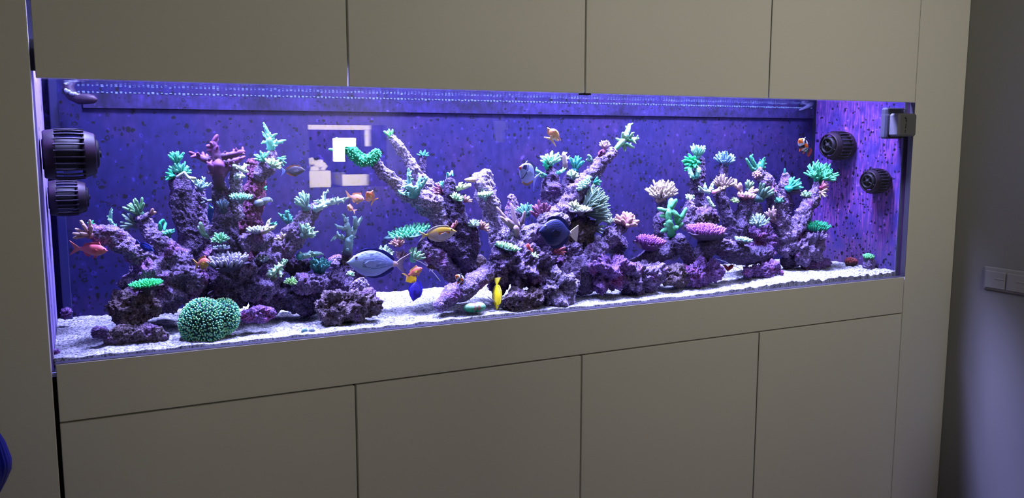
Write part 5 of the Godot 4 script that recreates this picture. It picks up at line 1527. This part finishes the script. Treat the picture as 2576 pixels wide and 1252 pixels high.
	antler("thin mint stick leaning right of the tall dark column", -0.165, [[1780, 496, 1795, 522, 4, 5]], lit(160, 190, 180), lit(215, 240, 215), 4)
	table("dark red button coral sitting on sand near the right end", 2140, 660, -0.13, 17, 40, 6, 3.4, lit(80, 25, 40), lit(150, 60, 70), lit(60, 25, 45), 0, 1.4, 8, "button_coral")
	table("small green dome coral on the blue-lavender stone", 2184, 648, -0.082, 15, 46, 5, 3.0, lit(30, 100, 80), lit(120, 210, 150), lit(50, 60, 90), 0, 1.3, 6, "button_coral")


# the big green two-lobed polyp dome in front
func goniopora() -> void:
	var z := -0.085
	var q := at(520, 812, z)
	var s := px(q)
	var o := coral_root("big two-lobed green polyp dome on the sand at the front left", q, "polyp_coral")
	var lobes := [[at(512, 812, z), Vector3(58, 62, 42) * s, 900], [at(563, 796, z - 0.008), Vector3(37, 45, 36) * s, 420]]
	for w in lobes:
		var m := MB.new()
		m.ball(w[0], w[1] * 0.94, 24, 36, lit(38, 70, 85))
		part("lobe", m, M.coral, o)
	var m := MB.new()
	var hi := at(520, 872, z).y
	for w in lobes:
		for i in int(float(w[2]) * 1.5):
			var y: float = 1.0 - 2.0 * (i + 0.5) / (w[2] * 1.5)
			var ph := i * 2.39996
			var d := Vector3(sqrt(1.0 - y * y) * cos(ph), y, sqrt(1.0 - y * y) * sin(ph))
			d = (d + Vector3(rng.randf_range(-0.05, 0.05), rng.randf_range(-0.05, 0.05), rng.randf_range(-0.05, 0.05))).normalized()
			var p: Vector3 = w[0] + d * w[1] * 0.93
			if p.y < hi or d.z < -0.55:
				continue
			var inside := false
			for w2 in lobes:
				if w2 != w and ((p - w2[0]) / (w2[1] * 0.96)).length() < 1.0:
					inside = true
			if inside:
				continue
			d = (d + Vector3(rng.randf_range(-0.35, 0.35), rng.randf_range(-0.1, 0.35), rng.randf_range(-0.3, 0.3))).normalized()
			var l := rng.randf_range(3.5, 6.0) * s
			var tone := rng.randf()
			var ca := lit(40, 140, 130).lerp(lit(40, 110, 190), tone * 0.6)
			m.tube([p, p + d * l * 0.6, p + d * l], [0.0013, 0.0014, 0.0021], 5, ca, lit(90, 250, 185).lerp(lit(130, 235, 255), tone))
			m.ball(p + d * (l + 0.0012), Vector3.ONE * 0.0014, 4, 5, lit(240, 255, 160).lerp(lit(190, 255, 240), tone))
	part("polyps", m, M.coral, o, true)

# the small green-rimmed brain coral on the sand
func brain() -> void:
	var z := -0.055
	var q := at(1194, 783, z)
	var s := px(q)
	var o := coral_root("green-rimmed fleshy brain coral with a red middle lying on the front sand", q, "brain_coral")
	var m := MB.new()
	var rows := 30
	var cols := 72
	var c := at(1194, 772, z)
	for i in rows + 1:
		var th := PI * i / rows
		for j in cols:
			var ph := TAU * j / cols
			var d := Vector3(sin(th) * cos(ph), cos(th), sin(th) * sin(ph))
			var pinch := 1.0 - 0.3 * exp(-pow(d.x / 0.16, 2.0)) * (0.4 + 0.6 * absf(d.z))
			var ridge := 1.0 + 0.04 * sin(ph * 26.0) * sin(th)
			var dent := 1.0 - 0.35 * exp(-(d.x * d.x * 6.0 + d.z * d.z * 14.0)) * (1.0 if d.y > 0 else 0.0)
			var col := lit(60, 225, 170).lerp(lit(245, 255, 245), clampf(d.y * 0.9 + 0.2, 0.0, 1.0))  # overhead lamplight painted in: the flesh whitens towards the top
			if absf(d.x) < 0.3 and d.y > -0.6 and absf(sin(d.x * 46.0)) > 0.5:
				col = col.lerp(lit(235, 90, 110), 0.75)
			m.vert(c + d * Vector3(29, 13.5 * dent, 20) * s * pinch * ridge, col)
	m.lattice(0, rows + 1, cols, true)
	part("flesh", m, M.fish, o)

# the bright green bracket that sweeps from the tip of the longest arm
func bracket() -> void:
	var z := -0.12 * DEEP
	var pts := []
	var r := []
	var s := px(at(910, 400, z))
	for w in [[952, 378, 6], [946, 388, 11], [934, 402, 13], [916, 406, 14], [898, 396, 14], [884, 380, 13], [868, 370, 11], [852, 366, 8]]:
		pts.append(at(w[0], w[1], z + 0.0006 * (w[0] - 900.0) * 0.3))
		r.append(w[2] * s)
	var o := coral_root("bright green bracket coral sweeping off the tip of the longest arm", pts[3], "bracket_coral")
	var m := MB.new()
	m.tube(pts, r, 20, lit(15, 150, 105), lit(20, 165, 120), 0.1, rng)
	part("branch", m, M.coral, o)
	for k in [[872, 372, 846, 347, 5, 3], [868, 382, 828, 375, 6, 3], [944, 392, 952, 376, 5, 3]]:
		m = MB.new()
		finger(m, [at(k[0], k[1], z), at(k[2], k[3], z + 0.01)], k[4] * s, k[5] * s, lit(30, 190, 140), lit(130, 245, 215), 0.15)
		part("branch", m, M.coral, o)
	m = MB.new()
	for i in 420:
		var t := rng.randf() * (pts.size() - 1.001)
		var j := int(t)
		var p: Vector3 = pts[j].lerp(pts[j + 1], t - j)
		var rr: float = lerpf(r[j], r[j + 1], t - j)
		var ax: Vector3 = (pts[j + 1] - pts[j]).normalized()
		var d := Vector3(rng.randfn(), rng.randfn() + 0.2, rng.randfn()).slide(ax).normalized()
		m.tube([p + d * rr * 0.95, p + d * (rr + 0.0035)], [0.0017, 0.0013], 5, lit(20, 190, 130), lit(110, 245, 200))
	part("polyps", m, M.coral, o, true)

func creatures() -> void:
	shrimp("red fire shrimp with white legs in the hollow beside the purple rubble", 1836, 672, -0.135, [1842, 668, 4, 1837, 672, 5.5, 1831, 677, 5.5, 1826, 671, 4, 1823, 666, 2.5], [[1842, 666, 1800, 650, 0.01, "antenna"], [1844, 666, 1876, 650, 0.0, "antenna"], [1844, 668, 1868, 680, 0.01, "antenna"], [1840, 666, 1840, 652, 0.0, "leg"], [1842, 672, 1848, 684, 0.005, "leg"], [1836, 676, 1828, 690, 0.008, "leg"], [1832, 668, 1818, 665, 0.006, "leg"], [1844, 669, 1862, 676, 0.008, "leg"]], lit(190, 25, 55))
	shrimp("cleaner shrimp with long white feelers in the dark cave behind the climbing anthias", 1082, 671, -0.125, [1076, 671, 3.5, 1083, 671, 5, 1092, 673, 5, 1100, 675, 4, 1106, 679, 2.5], [[1077, 670, 1040, 651, 0.01, "antenna"], [1077, 669, 1068, 658, 0.0, "antenna"], [1078, 673, 1108, 707, 0.01, "antenna"], [1084, 675, 1080, 682, 0.005, "leg"], [1090, 676, 1088, 684, 0.005, "leg"]], lit(110, 70, 85))
	for w in [["small round striped snail shell on the sand left of its spiky neighbour", 766, 833, 9.0, lit(140, 190, 220), "snails on the front sand"], ["spiky blue-grey snail shell on the sand close behind the front glass", 784, 834, 10.0, lit(150, 160, 210), "snails on the front sand"], ["pale snail shell in the right front corner of the aquarium", 2257, 686, 7.0, lit(190, 150, 200), ""]]:
		var q := at(w[1], w[2], -0.06)
		var s := px(q)
		var o := thing("snail", w[0], "snail", q, w[5])
		var m := MB.new()
		var pts := []
		var r := []
		for i in 30:
			var t := i / 29.0
			var an := t * TAU * 2.4
			var rad: float = w[3] * s * 0.62 * (1.0 - t * 0.9)
			pts.append(q + Vector3(cos(an) * rad - w[3] * s * 0.1, sin(an) * rad * 0.8, t * w[3] * s * 0.5))
			r.append(w[3] * s * 0.44 * (1.0 - t * 0.85))
		m.tube(pts, r, 12, w[4], w[4] * 0.8, 0.1, rng)
		part("shell", m, M.fish, o)
		m = MB.new()
		m.ball(q + Vector3(w[3] * s * 0.2, -w[3] * s * 0.7, 0), Vector3(w[3] * 0.8, w[3] * 0.2, w[3] * 0.4) * s, 6, 12, lit(60, 60, 90))
		part("foot", m, M.fish, o)
